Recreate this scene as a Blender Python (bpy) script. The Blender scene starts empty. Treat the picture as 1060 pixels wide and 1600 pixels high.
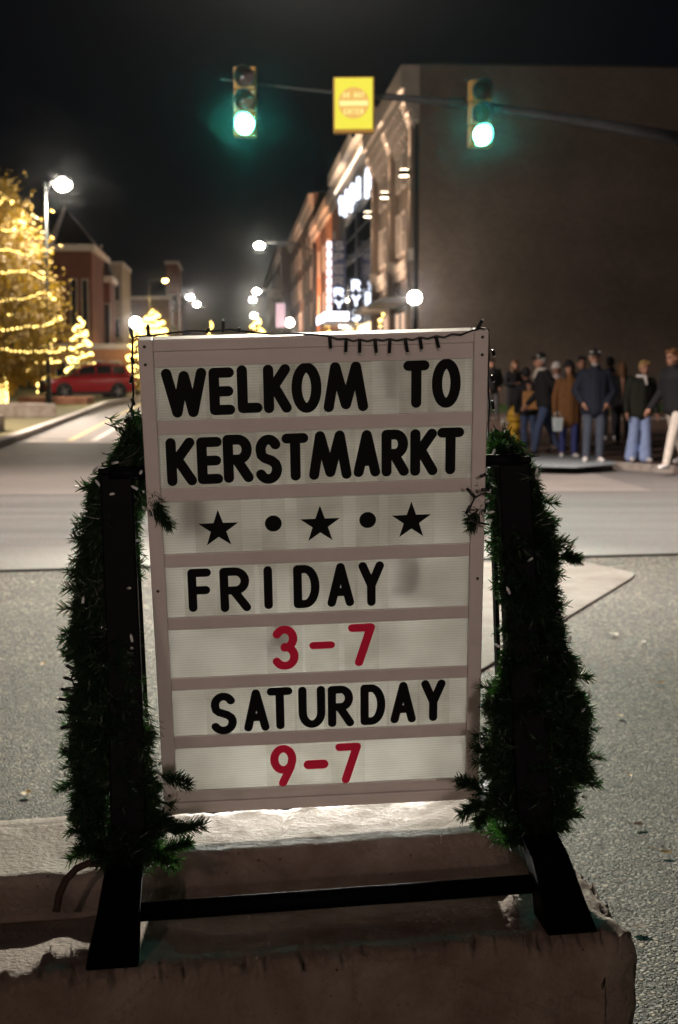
import bpy, bmesh, math, random
from mathutils import Vector, Matrix, noise
random.seed(11)
R = math.radians
scene = bpy.context.scene
COL = scene.collection

# ------------------------------------------------------------------ camera
F = 2383.0                      # focal length in photo pixels (1060 x 1600)
PITCH = math.atan(225 / F)
CAM_H = 1.65
cam = bpy.data.cameras.new('camera')
cam_o = bpy.data.objects.new('camera', cam); COL.objects.link(cam_o)
cam.sensor_fit = 'VERTICAL'; cam.sensor_height = 23.5; cam.lens = 35.0
cam_o.location = (0, 0, CAM_H); cam_o.rotation_euler = (R(90) - PITCH, 0, 0)
cam.clip_start = 0.05; cam.clip_end = 3000
cam.dof.use_dof = True; cam.dof.focus_distance = 3.2; cam.dof.aperture_fstop = 4.0
scene.camera = cam_o

# ------------------------------------------------------------------ world: a black-blue night sky
world = bpy.data.worlds.new('World'); scene.world = world; world.use_nodes = True
wn = world.node_tree; wn.nodes.clear()
w_out = wn.nodes.new('ShaderNodeOutputWorld'); w_bg = wn.nodes.new('ShaderNodeBackground')
w_bg.inputs['Color'].default_value = (0.36, 0.42, 0.66, 1); w_bg.inputs['Strength'].default_value = 0.004
wn.links.new(w_bg.outputs[0], w_out.inputs[0])

# ------------------------------------------------------------------ large lamps outside the frame: street lighting and added fill lamps
def lamp(name, kind, loc, power, col, size=0.15, aim=None, cone=None, blend=0.5):
    l = bpy.data.lights.new(name, kind); l.energy = power; l.color = col
    if kind == 'AREA': l.size = size
    else: l.shadow_soft_size = size
    o = bpy.data.objects.new(name, l); COL.objects.link(o); o.location = loc
    if aim is not None:
        o.rotation_euler = (Vector(aim) - Vector(loc)).to_track_quat('-Z', 'Y').to_euler()
    if cone: l.spot_size = R(cone); l.spot_blend = blend
    return o
KEY = lamp('floodlight_beyond_the_crossing', 'SPOT', (-0.6, 28.0, 11.0), 28000, (1.0, 0.90, 0.73), 0.22, (0.0, 4.6, 0.2), 34, 0.6)
FRONT = lamp('street_light_behind_camera', 'POINT', (1.6, -11.0, 3.6), 1350, (1.0, 0.75, 0.66), 0.3)
lamp('block_front_fill_light', 'POINT', (-6.0, -14.0, 7.0), 850, (1.0, 0.66, 0.54), 0.4)  # added fill lamp, lifts the dark front face of the block
lamp('near_corner_fill_light', 'SPOT', (-8.5, 14.0, 9.0), 7200, (1.0, 0.84, 0.75), 0.3, (2.0, 28.0, 1.5), 124, 0.5)  # added unseen lamp for the signal fronts, road and people
lamp('crossing_fill_light', 'SPOT', (2.5, 17.5, 9.8), 11500, (1.0, 0.85, 0.77), 0.3, (0.8, 17.5, 0), 92, 0.45)  # added unseen lamp over the crossing, brightens the road

lamp('plaza_fill_light', 'SPOT', (-15.0, 37.0, 9.5), 26000, (1.0, 0.82, 0.70), 0.3, (-8.0, 42.0, 0), 84, 0.6)  # added unseen lamp, brightens the plaza and the left road

scene.view_settings.view_transform = 'Standard'
scene.view_settings.look = 'None'
scene.view_settings.exposure = 0.0
scene.view_settings.gamma = 1.0
scene.view_settings.use_curve_mapping = False
scene.cycles.use_denoising = True
scene.cycles.max_bounces = 5
scene.cycles.diffuse_bounces = 3
scene.cycles.glossy_bounces = 2
scene.cycles.volume_bounces = 0
scene.cycles.use_adaptive_sampling = True
scene.cycles.adaptive_threshold = 0.03
scene.cycles.sample_clamp_indirect = 6.0

# ------------------------------------------------------------------ picture to place helpers
CP, SP = math.cos(PITCH), math.sin(PITCH)
def ray(px, py):
    x = (px - 530) / F; u = (800 - py) / F
    return Vector((x, CP + u * SP, -SP + u * CP))
def at_y(px, py, Y):
    d = ray(px, py); t = Y / d.y
    return Vector((d.x * t, Y, CAM_H + d.z * t))
def on_ground(px, py, z=0.0):
    d = ray(px, py); t = (z - CAM_H) / d.z
    return Vector((d.x * t, d.y * t, z))
VPX = 365.0
SYAW = math.atan((VPX - 530) / F)
SD = Vector((math.sin(SYAW), math.cos(SYAW), 0)); SR = Vector((math.cos(SYAW), -math.sin(SYAW), 0))
def st(lat, s, z=0.0):                       # street frame: right of the axis, along it, up
    v = SR * lat + SD * s
    return Vector((v.x, v.y, z))
def zpx(py, s):                              # height of picture row py at distance s
    return CAM_H + (575 - py) * s / F

# ------------------------------------------------------------------ tagging
def tag(o, label=None, cat=None, group=None, kind=None):
    if label: o['label'] = label
    if cat: o['category'] = cat
    if group: o['group'] = group
    if kind: o['kind'] = kind
    return o
def empty(name, loc=(0, 0, 0), rz=0.0, rot=None, parent=None):
    o = bpy.data.objects.new(name, None); COL.objects.link(o)
    o.location = loc; o.rotation_euler = rot if rot else (0, 0, rz); o.empty_display_size = 0.1
    if parent: o.parent = parent
    return o

# ------------------------------------------------------------------ materials
MATS = {}
def nodes_of(name):
    m = bpy.data.materials.new(name); m.use_nodes = True
    nt = m.node_tree; nt.nodes.clear()
    out = nt.nodes.new('ShaderNodeOutputMaterial')
    return m, nt, out
def surf(name, c1, c2=None, scale=5.0, rough=0.7, bump=0.0, bscale=None, metal=0.0, spec=0.4, detail=6, bdist=0.01, coords='Object'):
    if name in MATS: return MATS[name]
    m, nt, out = nodes_of(name); N = nt.nodes.new; L = nt.links.new
    b = N('ShaderNodeBsdfPrincipled'); L(b.outputs[0], out.inputs[0])
    tc = N('ShaderNodeTexCoord')
    c2 = c2 or tuple(v * 0.72 for v in c1)
    n = N('ShaderNodeTexNoise'); n.inputs['Scale'].default_value = scale; n.inputs['Detail'].default_value = detail
    n.inputs['Roughness'].default_value = 0.65
    L(tc.outputs[coords], n.inputs['Vector'])
    r = N('ShaderNodeValToRGB'); r.color_ramp.elements[0].position = 0.32; r.color_ramp.elements[1].position = 0.68
    r.color_ramp.elements[0].color = (*c2, 1); r.color_ramp.elements[1].color = (*c1, 1)
    L(n.outputs[0], r.inputs[0]); L(r.outputs[0], b.inputs['Base Color'])
    b.inputs['Roughness'].default_value = rough; b.inputs['Metallic'].default_value = metal
    b.inputs['Specular IOR Level'].default_value = spec
    if bump:
        n2 = N('ShaderNodeTexNoise'); n2.inputs['Scale'].default_value = bscale or scale * 6; n2.inputs['Detail'].default_value = 8
        L(tc.outputs[coords], n2.inputs['Vector'])
        bp = N('ShaderNodeBump'); bp.inputs['Strength'].default_value = bump; bp.inputs['Distance'].default_value = bdist
        L(n2.outputs[0], bp.inputs['Height']); L(bp.outputs[0], b.inputs['Normal'])
    MATS[name] = m
    return m
def emit(name, col, strength, sampled=False):
    if name in MATS: return MATS[name]
    m, nt, out = nodes_of(name)
    e = nt.nodes.new('ShaderNodeEmission'); e.inputs[0].default_value = (*col, 1); e.inputs[1].default_value = strength
    nt.links.new(e.outputs[0], out.inputs[0])
    if not sampled: m.cycles.emission_sampling = 'NONE'
    MATS[name] = m
    return m
def asphalt_rough():
    m, nt, out = nodes_of('aggregate_asphalt'); N = nt.nodes.new; L = nt.links.new
    b = N('ShaderNodeBsdfPrincipled'); L(b.outputs[0], out.inputs[0])
    tc = N('ShaderNodeTexCoord')
    v = N('ShaderNodeTexVoronoi'); v.inputs['Scale'].default_value = 62; v.inputs['Randomness'].default_value = 1.0
    L(tc.outputs['Object'], v.inputs['Vector'])
    sep = N('ShaderNodeSeparateColor'); L(v.outputs['Color'], sep.inputs[0])
    r = N('ShaderNodeValToRGB')
    e = r.color_ramp.elements
    e[0].position = 0.0; e[0].color = (0.025, 0.024, 0.022, 1); e[1].position = 1.0; e[1].color = (0.80, 0.72, 0.58, 1)
    k = e.new(0.42); k.color = (0.07, 0.060, 0.047, 1)
    k = e.new(0.62); k.color = (0.36, 0.31, 0.24, 1)
    L(sep.outputs[0], r.inputs[0])
    n = N('ShaderNodeTexNoise'); n.inputs['Scale'].default_value = 1.3; n.inputs['Detail'].default_value = 7
    L(tc.outputs['Object'], n.inputs['Vector'])
    r2 = N('ShaderNodeValToRGB'); r2.color_ramp.elements[0].position = 0.3; r2.color_ramp.elements[1].position = 0.7
    r2.color_ramp.elements[0].color = (0.42, 0.40, 0.37, 1); r2.color_ramp.elements[1].color = (1, 1, 1, 1)
    L(n.outputs[0], r2.inputs[0])
    mx = N('ShaderNodeMix'); mx.data_type = 'RGBA'; mx.blend_type = 'MULTIPLY'; mx.inputs[0].default_value = 1.0
    L(r.outputs[0], mx.inputs[6]); L(r2.outputs[0], mx.inputs[7]); L(mx.outputs[2], b.inputs['Base Color'])
    b.inputs['Roughness'].default_value = 0.62; b.inputs['Specular IOR Level'].default_value = 0.45
    ve = N('ShaderNodeTexVoronoi'); ve.feature = 'DISTANCE_TO_EDGE'; ve.inputs['Scale'].default_value = 62; L(tc.outputs['Object'], ve.inputs['Vector'])
    re = N('ShaderNodeValToRGB'); re.color_ramp.elements[0].position = 0.04; re.color_ramp.elements[1].position = 0.26
    re.color_ramp.elements[0].color = (0.07, 0.066, 0.06, 1); L(ve.outputs['Distance'], re.inputs[0])
    mx2 = N('ShaderNodeMix'); mx2.data_type = 'RGBA'; mx2.blend_type = 'MULTIPLY'; mx2.inputs[0].default_value = 1.0
    L(mx.outputs[2], mx2.inputs[6]); L(re.outputs[0], mx2.inputs[7]); L(mx2.outputs[2], b.inputs['Base Color'])
    n3 = N('ShaderNodeTexNoise'); n3.inputs['Scale'].default_value = 140; n3.inputs['Detail'].default_value = 5
    L(tc.outputs['Object'], n3.inputs['Vector'])
    # stones stand at different heights
    ma0 = N('ShaderNodeMath'); ma0.operation = 'MULTIPLY_ADD'; ma0.inputs[1].default_value = 0.55; L(sep.outputs[1], ma0.inputs[0]); L(re.outputs[0], ma0.inputs[2])
    ma = N('ShaderNodeMath'); ma.operation = 'MULTIPLY_ADD'; ma.inputs[1].default_value = 0.45; L(n3.outputs[0], ma.inputs[0]); L(ma0.outputs[0], ma.inputs[2])
    bp = N('ShaderNodeBump'); bp.inputs['Strength'].default_value = 1.0; bp.inputs['Distance'].default_value = 0.009
    L(ma.outputs[0], bp.inputs['Height']); L(bp.outputs[0], b.inputs['Normal'])
    return m
def concrete_mat(name, c1, c2, stain=(0.10, 0.07, 0.055)):
    m, nt, out = nodes_of(name); N = nt.nodes.new; L = nt.links.new
    b = N('ShaderNodeBsdfPrincipled'); L(b.outputs[0], out.inputs[0])
    tc = N('ShaderNodeTexCoord')
    n = N('ShaderNodeTexNoise'); n.inputs['Scale'].default_value = 6; n.inputs['Detail'].default_value = 10; n.inputs['Roughness'].default_value = 0.7
    L(tc.outputs['Object'], n.inputs['Vector'])
    r = N('ShaderNodeValToRGB'); r.color_ramp.elements[0].position = 0.3; r.color_ramp.elements[1].position = 0.72
    r.color_ramp.elements[0].color = (*c2, 1); r.color_ramp.elements[1].color = (*c1, 1)
    L(n.outputs[0], r.inputs[0])
    # pits and dark specks
    v = N('ShaderNodeTexVoronoi'); v.inputs['Scale'].default_value = 38
    L(tc.outputs['Object'], v.inputs['Vector'])
    r3 = N('ShaderNodeValToRGB'); r3.color_ramp.elements[0].position = 0.06; r3.color_ramp.elements[1].position = 0.13
    r3.color_ramp.elements[0].color = (1, 1, 1, 1); r3.color_ramp.elements[1].color = (0, 0, 0, 1)
    L(v.outputs['Distance'], r3.inputs[0])
    n4 = N('ShaderNodeTexNoise'); n4.inputs['Scale'].default_value = 7; L(tc.outputs['Object'], n4.inputs['Vector'])
    r4 = N('ShaderNodeValToRGB'); r4.color_ramp.elements[0].position = 0.5; r4.color_ramp.elements[1].position = 0.6
    L(n4.outputs[0], r4.inputs[0])
    mm = N('ShaderNodeMath'); mm.operation = 'MULTIPLY'; L(r3.outputs[0], mm.inputs[0]); L(r4.outputs[0], mm.inputs[1])
    mx = N('ShaderNodeMix'); mx.data_type = 'RGBA'; L(mm.outputs[0], mx.inputs[0]); L(r.outputs[0], mx.inputs[6]); mx.inputs[7].default_value = (*stain, 1)
    n5 = N('ShaderNodeTexNoise'); n5.inputs['Scale'].default_value = 2.6; n5.inputs['Detail'].default_value = 9; n5.inputs['Roughness'].default_value = .7; n5.inputs['Distortion'].default_value = .6; L(tc.outputs['Object'], n5.inputs['Vector'])
    r5 = N('ShaderNodeValToRGB'); r5.color_ramp.elements[0].position = .36; r5.color_ramp.elements[1].position = .62; r5.color_ramp.elements[0].color = (.55, .46, .42, 1); L(n5.outputs[0], r5.inputs[0])
    vc = N('ShaderNodeTexVoronoi'); vc.feature = 'DISTANCE_TO_EDGE'; vc.inputs['Scale'].default_value = 1.9
    nd = N('ShaderNodeMix'); nd.data_type = 'RGBA'; nd.blend_type = 'ADD'; nd.inputs[0].default_value = .22; L(tc.outputs['Object'], nd.inputs[6]); L(n.outputs['Color'], nd.inputs[7]); L(nd.outputs[2], vc.inputs['Vector'])
    rc = N('ShaderNodeValToRGB'); rc.color_ramp.elements[0].position = .0; rc.color_ramp.elements[1].position = .012; rc.color_ramp.elements[0].color = (.35, .32, .30, 1); L(vc.outputs['Distance'], rc.inputs[0])
    m5 = N('ShaderNodeMix'); m5.data_type = 'RGBA'; m5.blend_type = 'MULTIPLY'; m5.inputs[0].default_value = 1; L(mx.outputs[2], m5.inputs[6]); L(r5.outputs[0], m5.inputs[7])
    m6 = N('ShaderNodeMix'); m6.data_type = 'RGBA'; m6.blend_type = 'MULTIPLY'; m6.inputs[0].default_value = .3; L(m5.outputs[2], m6.inputs[6]); L(rc.outputs[0], m6.inputs[7]); L(m6.outputs[2], b.inputs['Base Color'])
    b.inputs['Roughness'].default_value = 0.72; b.inputs['Specular IOR Level'].default_value = 0.35
    n2 = N('ShaderNodeTexNoise'); n2.inputs['Scale'].default_value = 90; n2.inputs['Detail'].default_value = 8
    L(tc.outputs['Object'], n2.inputs['Vector'])
    bp = N('ShaderNodeBump'); bp.inputs['Strength'].default_value = 0.8; bp.inputs['Distance'].default_value = 0.005
    L(n2.outputs[0], bp.inputs['Height']); L(bp.outputs[0], b.inputs['Normal'])
    return m
def brick_mat(name, c1, c2, mortar, scale=1.0):
    m, nt, out = nodes_of(name); N = nt.nodes.new; L = nt.links.new
    b = N('ShaderNodeBsdfPrincipled'); L(b.outputs[0], out.inputs[0])
    tc = N('ShaderNodeTexCoord'); mp = N('ShaderNodeMapping')
    L(tc.outputs['UV'], mp.inputs[0])
    t = N('ShaderNodeTexBrick'); t.inputs['Scale'].default_value = scale
    t.inputs['Color1'].default_value = (*c1, 1); t.inputs['Color2'].default_value = (*c2, 1); t.inputs['Mortar'].default_value = (*mortar, 1)
    t.inputs['Brick Width'].default_value = 0.23; t.inputs['Row Height'].default_value = 0.075; t.inputs['Mortar Size'].default_value = 0.008
    L(mp.outputs[0], t.inputs['Vector'])
    n = N('ShaderNodeTexNoise'); n.inputs['Scale'].default_value = 0.30; n.inputs['Detail'].default_value = 9; n.inputs['Roughness'].default_value = .68
    L(tc.outputs['Object'], n.inputs['Vector'])
    r2 = N('ShaderNodeValToRGB'); r2.color_ramp.elements[0].position = 0.3; r2.color_ramp.elements[1].position = 0.7
    r2.color_ramp.elements[0].color = (0.62, 0.60, 0.58, 1); r2.color_ramp.elements[1].color = (1, 1, 1, 1)
    L(n.outputs[0], r2.inputs[0])
    mx = N('ShaderNodeMix'); mx.data_type = 'RGBA'; mx.blend_type = 'MULTIPLY'; mx.inputs[0].default_value = 1
    L(t.outputs['Color'], mx.inputs[6]); L(r2.outputs[0], mx.inputs[7]); L(mx.outputs[2], b.inputs['Base Color'])
    b.inputs['Roughness'].default_value = 0.85; b.inputs['Specular IOR Level'].default_value = 0.2
    bp = N('ShaderNodeBump'); bp.inputs['Strength'].default_value = 0.4; bp.inputs['Distance'].default_value = 0.01
    L(t.outputs['Fac'], bp.inputs['Height']); bp.invert = True; L(bp.outputs[0], b.inputs['Normal'])
    return m
def leafy(name, col, trans, tcol, rough=0.5):
    m, nt, out = nodes_of(name); N = nt.nodes.new; L = nt.links.new
    tc = N('ShaderNodeTexCoord')
    n = N('ShaderNodeTexNoise'); n.inputs['Scale'].default_value = 14; L(tc.outputs['Object'], n.inputs['Vector'])
    r = N('ShaderNodeValToRGB'); r.color_ramp.elements[0].position = 0.35; r.color_ramp.elements[1].position = 0.65
    r.color_ramp.elements[0].color = tuple(v * 0.6 for v in col) + (1,); r.color_ramp.elements[1].color = (*col, 1)
    L(n.outputs[0], r.inputs[0])
    d = N('ShaderNodeBsdfPrincipled'); d.inputs['Roughness'].default_value = rough; L(r.outputs[0], d.inputs['Base Color'])
    t = N('ShaderNodeBsdfTranslucent'); t.inputs[0].default_value = (*tcol, 1)
    mx = N('ShaderNodeMixShader'); mx.inputs[0].default_value = trans
    L(d.outputs[0], mx.inputs[1]); L(t.outputs[0], mx.inputs[2]); L(mx.outputs[0], out.inputs[0])
    return m
def panel_mat():
    m, nt, out = nodes_of('ribbed_translucent_plastic'); N = nt.nodes.new; L = nt.links.new
    tc = N('ShaderNodeTexCoord')
    w = N('ShaderNodeTexWave'); w.wave_type = 'BANDS'; w.bands_direction = 'Z'; w.inputs['Scale'].default_value = 52
    w.inputs['Distortion'].default_value = 0.15
    L(tc.outputs['Object'], w.inputs['Vector'])
    n = N('ShaderNodeTexNoise'); n.inputs['Scale'].default_value = 9; n.inputs['Detail'].default_value = 8
    L(tc.outputs['Object'], n.inputs['Vector'])
    r = N('ShaderNodeValToRGB'); r.color_ramp.elements[0].position = 0.25; r.color_ramp.elements[1].position = 0.6
    r.color_ramp.elements[0].color = (0.74, 0.735, 0.71, 1); r.color_ramp.elements[1].color = (0.88, 0.88, 0.865, 1)
    L(n.outputs[0], r.inputs[0])
    r2 = N('ShaderNodeValToRGB'); r2.color_ramp.elements[0].color = (0.88, 0.88, 0.88, 1)
    L(w.outputs[0], r2.inputs[0])
    mx = N('ShaderNodeMix'); mx.data_type = 'RGBA'; mx.blend_type = 'MULTIPLY'; mx.inputs[0].default_value = 1
    L(r.outputs[0], mx.inputs[6]); L(r2.outputs[0], mx.inputs[7])
    d = N('ShaderNodeBsdfDiffuse'); t = N('ShaderNodeBsdfTranslucent'); g = N('ShaderNodeBsdfGlossy'); g.inputs['Roughness'].default_value = 0.35
    L(mx.outputs[2], d.inputs[0]); L(mx.outputs[2], t.inputs[0])
    bp = N('ShaderNodeBump'); bp.inputs['Strength'].default_value = 0.25; bp.inputs['Distance'].default_value = 0.002
    L(w.outputs[0], bp.inputs['Height'])
    for q in (d, g): L(bp.outputs[0], q.inputs['Normal'])
    a = N('ShaderNodeMixShader'); a.inputs[0].default_value = 0.74; L(d.outputs[0], a.inputs[1]); L(t.outputs[0], a.inputs[2])
    b = N('ShaderNodeMixShader'); b.inputs[0].default_value = 0.03; L(a.outputs[0], b.inputs[1]); L(g.outputs[0], b.inputs[2])
    L(b.outputs[0], out.inputs[0])
    return m
def clear_tile_mat():
    m, nt, out = nodes_of('clear_letter_tile'); N = nt.nodes.new; L = nt.links.new
    tr = N('ShaderNodeBsdfTransparent'); tr.inputs[0].default_value = (0.985, 0.985, 0.98, 1)
    d = N('ShaderNodeBsdfPrincipled'); d.inputs['Base Color'].default_value = (0.55, 0.54, 0.52, 1); d.inputs['Roughness'].default_value = 0.3
    n = N('ShaderNodeTexNoise'); n.inputs['Scale'].default_value = 16; n.inputs['Detail'].default_value = 5
    tc = N('ShaderNodeTexCoord'); L(tc.outputs['Object'], n.inputs['Vector'])
    r = N('ShaderNodeMapRange'); r.inputs[1].default_value = 0.35; r.inputs[2].default_value = 0.75; r.inputs[3].default_value = 0.01; r.inputs[4].default_value = 0.09
    L(n.outputs[0], r.inputs[0])
    mx = N('ShaderNodeMixShader'); L(r.outputs[0], mx.inputs[0])
    L(tr.outputs[0], mx.inputs[1]); L(d.outputs[0], mx.inputs[2]); L(mx.outputs[0], out.inputs[0])
    return m
def glass_dark(name, col=(0.01, 0.012, 0.016), rough=0.08):
    return surf(name, col, col, 3, rough, spec=0.8)

# ------------------------------------------------------------------ mesh builder
class MB:
    def __init__(s): s.v = []; s.f = []
    def quad(s, a, b, c, d):
        n = len(s.v); s.v += [Vector(a), Vector(b), Vector(c), Vector(d)]; s.f.append((n, n + 1, n + 2, n + 3)); return s
    def tri(s, a, b, c):
        n = len(s.v); s.v += [Vector(a), Vector(b), Vector(c)]; s.f.append((n, n + 1, n + 2)); return s
    def poly(s, pts):
        n = len(s.v); s.v += [Vector(p) for p in pts]; s.f.append(tuple(range(n, n + len(pts)))); return s
    def hexa(s, p):                       # p: 4 bottom, 4 top (same order, counter-clockwise seen from above)
        n = len(s.v); s.v += [Vector(q) for q in p]
        for f in ((3, 2, 1, 0), (4, 5, 6, 7), (0, 1, 5, 4), (1, 2, 6, 5), (2, 3, 7, 6), (3, 0, 4, 7)):
            s.f.append(tuple(n + i for i in f))
        return s
    def box(s, x0, x1, y0, y1, z0, z1, T=None):
        p = [(x0, y0, z0), (x1, y0, z0), (x1, y1, z0), (x0, y1, z0), (x0, y0, z1), (x1, y0, z1), (x1, y1, z1), (x0, y1, z1)]
        if T: p = [T(*q) for q in p]
        return s.hexa(p)
    def prism(s, pts, off):               # polygon extruded by vector off
        n = len(s.v); k = len(pts); off = Vector(off)
        s.v += [Vector(p) for p in pts] + [Vector(p) + off for p in pts]
        s.f.append(tuple(range(n, n + k))); s.f.append(tuple(range(n + 2 * k - 1, n + k - 1, -1)))
        for i in range(k):
            j = (i + 1) % k; s.f.append((n + j, n + i, n + k + i, n + k + j))
        return s
    def tube(s, pts, r, seg=8, cap=True):
        pts = [Vector(p) for p in pts]; n0 = len(s.v); k = len(pts)
        rs = r if isinstance(r, (list, tuple)) else [r] * k
        t0 = (pts[1] - pts[0]).normalized()
        u = t0.orthogonal().normalized()
        for i, p in enumerate(pts):
            t = (pts[min(i + 1, k - 1)] - pts[max(i - 1, 0)])
            t = t.normalized() if t.length > 1e-9 else t0
            u = (u - t * u.dot(t)); u = u.normalized() if u.length > 1e-6 else t.orthogonal().normalized()
            w = t.cross(u)
            for j in range(seg):
                a = 2 * math.pi * j / seg
                s.v.append(p + (u * math.cos(a) + w * math.sin(a)) * rs[i])
        for i in range(k - 1):
            for j in range(seg):
                j2 = (j + 1) % seg
                s.f.append((n0 + i * seg + j, n0 + i * seg + j2, n0 + (i + 1) * seg + j2, n0 + (i + 1) * seg + j))
        if cap:
            s.f.append(tuple(n0 + j for j in range(seg - 1, -1, -1)))
            s.f.append(tuple(n0 + (k - 1) * seg + j for j in range(seg)))
        return s
    def lathe(s, prof, seg=16, T=None, c=(0, 0, 0)):      # prof: (radius, z)
        n0 = len(s.v); k = len(prof); c = Vector(c)
        for r, z in prof:
            for j in range(seg):
                a = 2 * math.pi * j / seg
                p = Vector((r * math.cos(a), r * math.sin(a), z))
                s.v.append((T(*p) if T else p) + c)
        for i in range(k - 1):
            for j in range(seg):
                j2 = (j + 1) % seg
                s.f.append((n0 + i * seg + j, n0 + i * seg + j2, n0 + (i + 1) * seg + j2, n0 + (i + 1) * seg + j))
        s.f.append(tuple(n0 + j for j in range(seg - 1, -1, -1)))
        s.f.append(tuple(n0 + (k - 1) * seg + j for j in range(seg)))
        return s
    def ball(s, c, r, seg=10, rings=6, sc=(1, 1, 1)):
        c = Vector(c); n0 = len(s.v)
        s.v.append(c + Vector((0, 0, r * sc[2])))
        for i in range(1, rings):
            th = math.pi * i / rings
            for j in range(seg):
                a = 2 * math.pi * j / seg
                s.v.append(c + Vector((r * sc[0] * math.sin(th) * math.cos(a), r * sc[1] * math.sin(th) * math.sin(a), r * sc[2] * math.cos(th))))
        s.v.append(c - Vector((0, 0, r * sc[2]))); last = len(s.v) - 1
        for j in range(seg):
            s.f.append((n0, n0 + 1 + j, n0 + 1 + (j + 1) % seg))
            s.f.append((last, n0 + 1 + (rings - 2) * seg + (j + 1) % seg, n0 + 1 + (rings - 2) * seg + j))
        for i in range(rings - 2):
            for j in range(seg):
                j2 = (j + 1) % seg; a = n0 + 1 + i * seg
                s.f.append((a + j, a + seg + j, a + seg + j2, a + j2))
        return s
    def cone(s, a, b, r1, r2, seg=10):    # round-ended tapered limb, closed
        a = Vector(a); b = Vector(b); t = (b - a)
        L = t.length; t = t / L if L > 1e-6 else Vector((0, 0, 1))
        pts = []; rs = []
        for q in (-0.95, -0.7, -0.35): pts.append(a + t * r1 * q); rs.append(r1 * math.sqrt(1 - q * q))
        pts.append(a); rs.append(r1); pts.append(b); rs.append(r2)
        for q in (0.35, 0.7, 0.95): pts.append(b + t * r2 * q); rs.append(r2 * math.sqrt(1 - q * q))
        return s.tube(pts, rs, seg)
    def mesh(s, name, smooth=False):
        me = bpy.data.meshes.new(name); me.from_pydata([tuple(v) for v in s.v], [], s.f); me.update()
        if smooth: me.polygons.foreach_set('use_smooth', [True] * len(me.polygons))
        return me
    def build(s, name, mat, parent=None, smooth=False, uv=False, bevel=0, remesh=0, mats=None):
        me = s.mesh(name, smooth)
        if mat: me.materials.append(mat)
        o = bpy.data.objects.new(name, me); COL.objects.link(o)
        if parent: o.parent = parent
        if uv: box_uv(me)
        if bevel:
            b = o.modifiers.new('bevel', 'BEVEL'); b.width = bevel; b.segments = 2; b.limit_method = 'ANGLE'
        if remesh:
            r = o.modifiers.new('remesh', 'REMESH'); r.mode = 'VOXEL'; r.voxel_size = remesh; r.use_smooth_shade = True
            k = o.modifiers.new('smooth', 'SMOOTH'); k.factor = 0.5; k.iterations = 3
        return o
def box_uv(me):
    uv = me.uv_layers.new(name='UVMap').data
    for p in me.polygons:
        n = p.normal
        for li in p.loop_indices:
            c = me.vertices[me.loops[li].vertex_index].co
            if abs(n.z) > 0.7: uv[li].uv = (c.x, c.y)
            elif abs(n.x) > abs(n.y): uv[li].uv = (c.y, c.z)
            else: uv[li].uv = (c.x, c.z)
def one(name, fn, mat, **k):
    m = MB(); fn(m); return m.build(name, mat, **k)

M_white = surf('white_powder_coat', (0.66, 0.63, 0.61), (0.60, 0.57, 0.55), 8, 0.45, 0.05, 60)
M_black = surf('black_plastic', (0.0055, 0.0055, 0.0065), (0.003, 0.003, 0.004), 12, 0.5, 0.12, 90, bdist=0.002, spec=0.03)
M_letter = surf('black_letter_vinyl', (0.005, 0.005, 0.006), (0.004, 0.004, 0.005), 20, 0.6, spec=0.12)
M_red = surf('red_letter_vinyl', (0.80, 0.015, 0.075), (0.70, 0.012, 0.06), 20, 0.5)
M_panel = panel_mat()
M_tile = clear_tile_mat()
M_cable = surf('black_cable', (0.010, 0.012, 0.011), (0.006, 0.007, 0.007), 30, 0.35)
M_led = surf('clear_led_tip', (0.7, 0.75, 0.75), (0.6, 0.66, 0.66), 30, 0.15, spec=0.9)
M_conc = concrete_mat('weathered_concrete', (0.47, 0.42, 0.38), (0.30, 0.245, 0.215))
M_steel = surf('galvanised_steel', (0.06, 0.06, 0.063), (0.035, 0.035, 0.037), 5, 0.45, metal=0.4)
M_rust = surf('rusty_bar', (0.05, 0.028, 0.02), (0.03, 0.02, 0.016), 40, 0.75, 0.5, 120, bdist=0.003)

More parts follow.
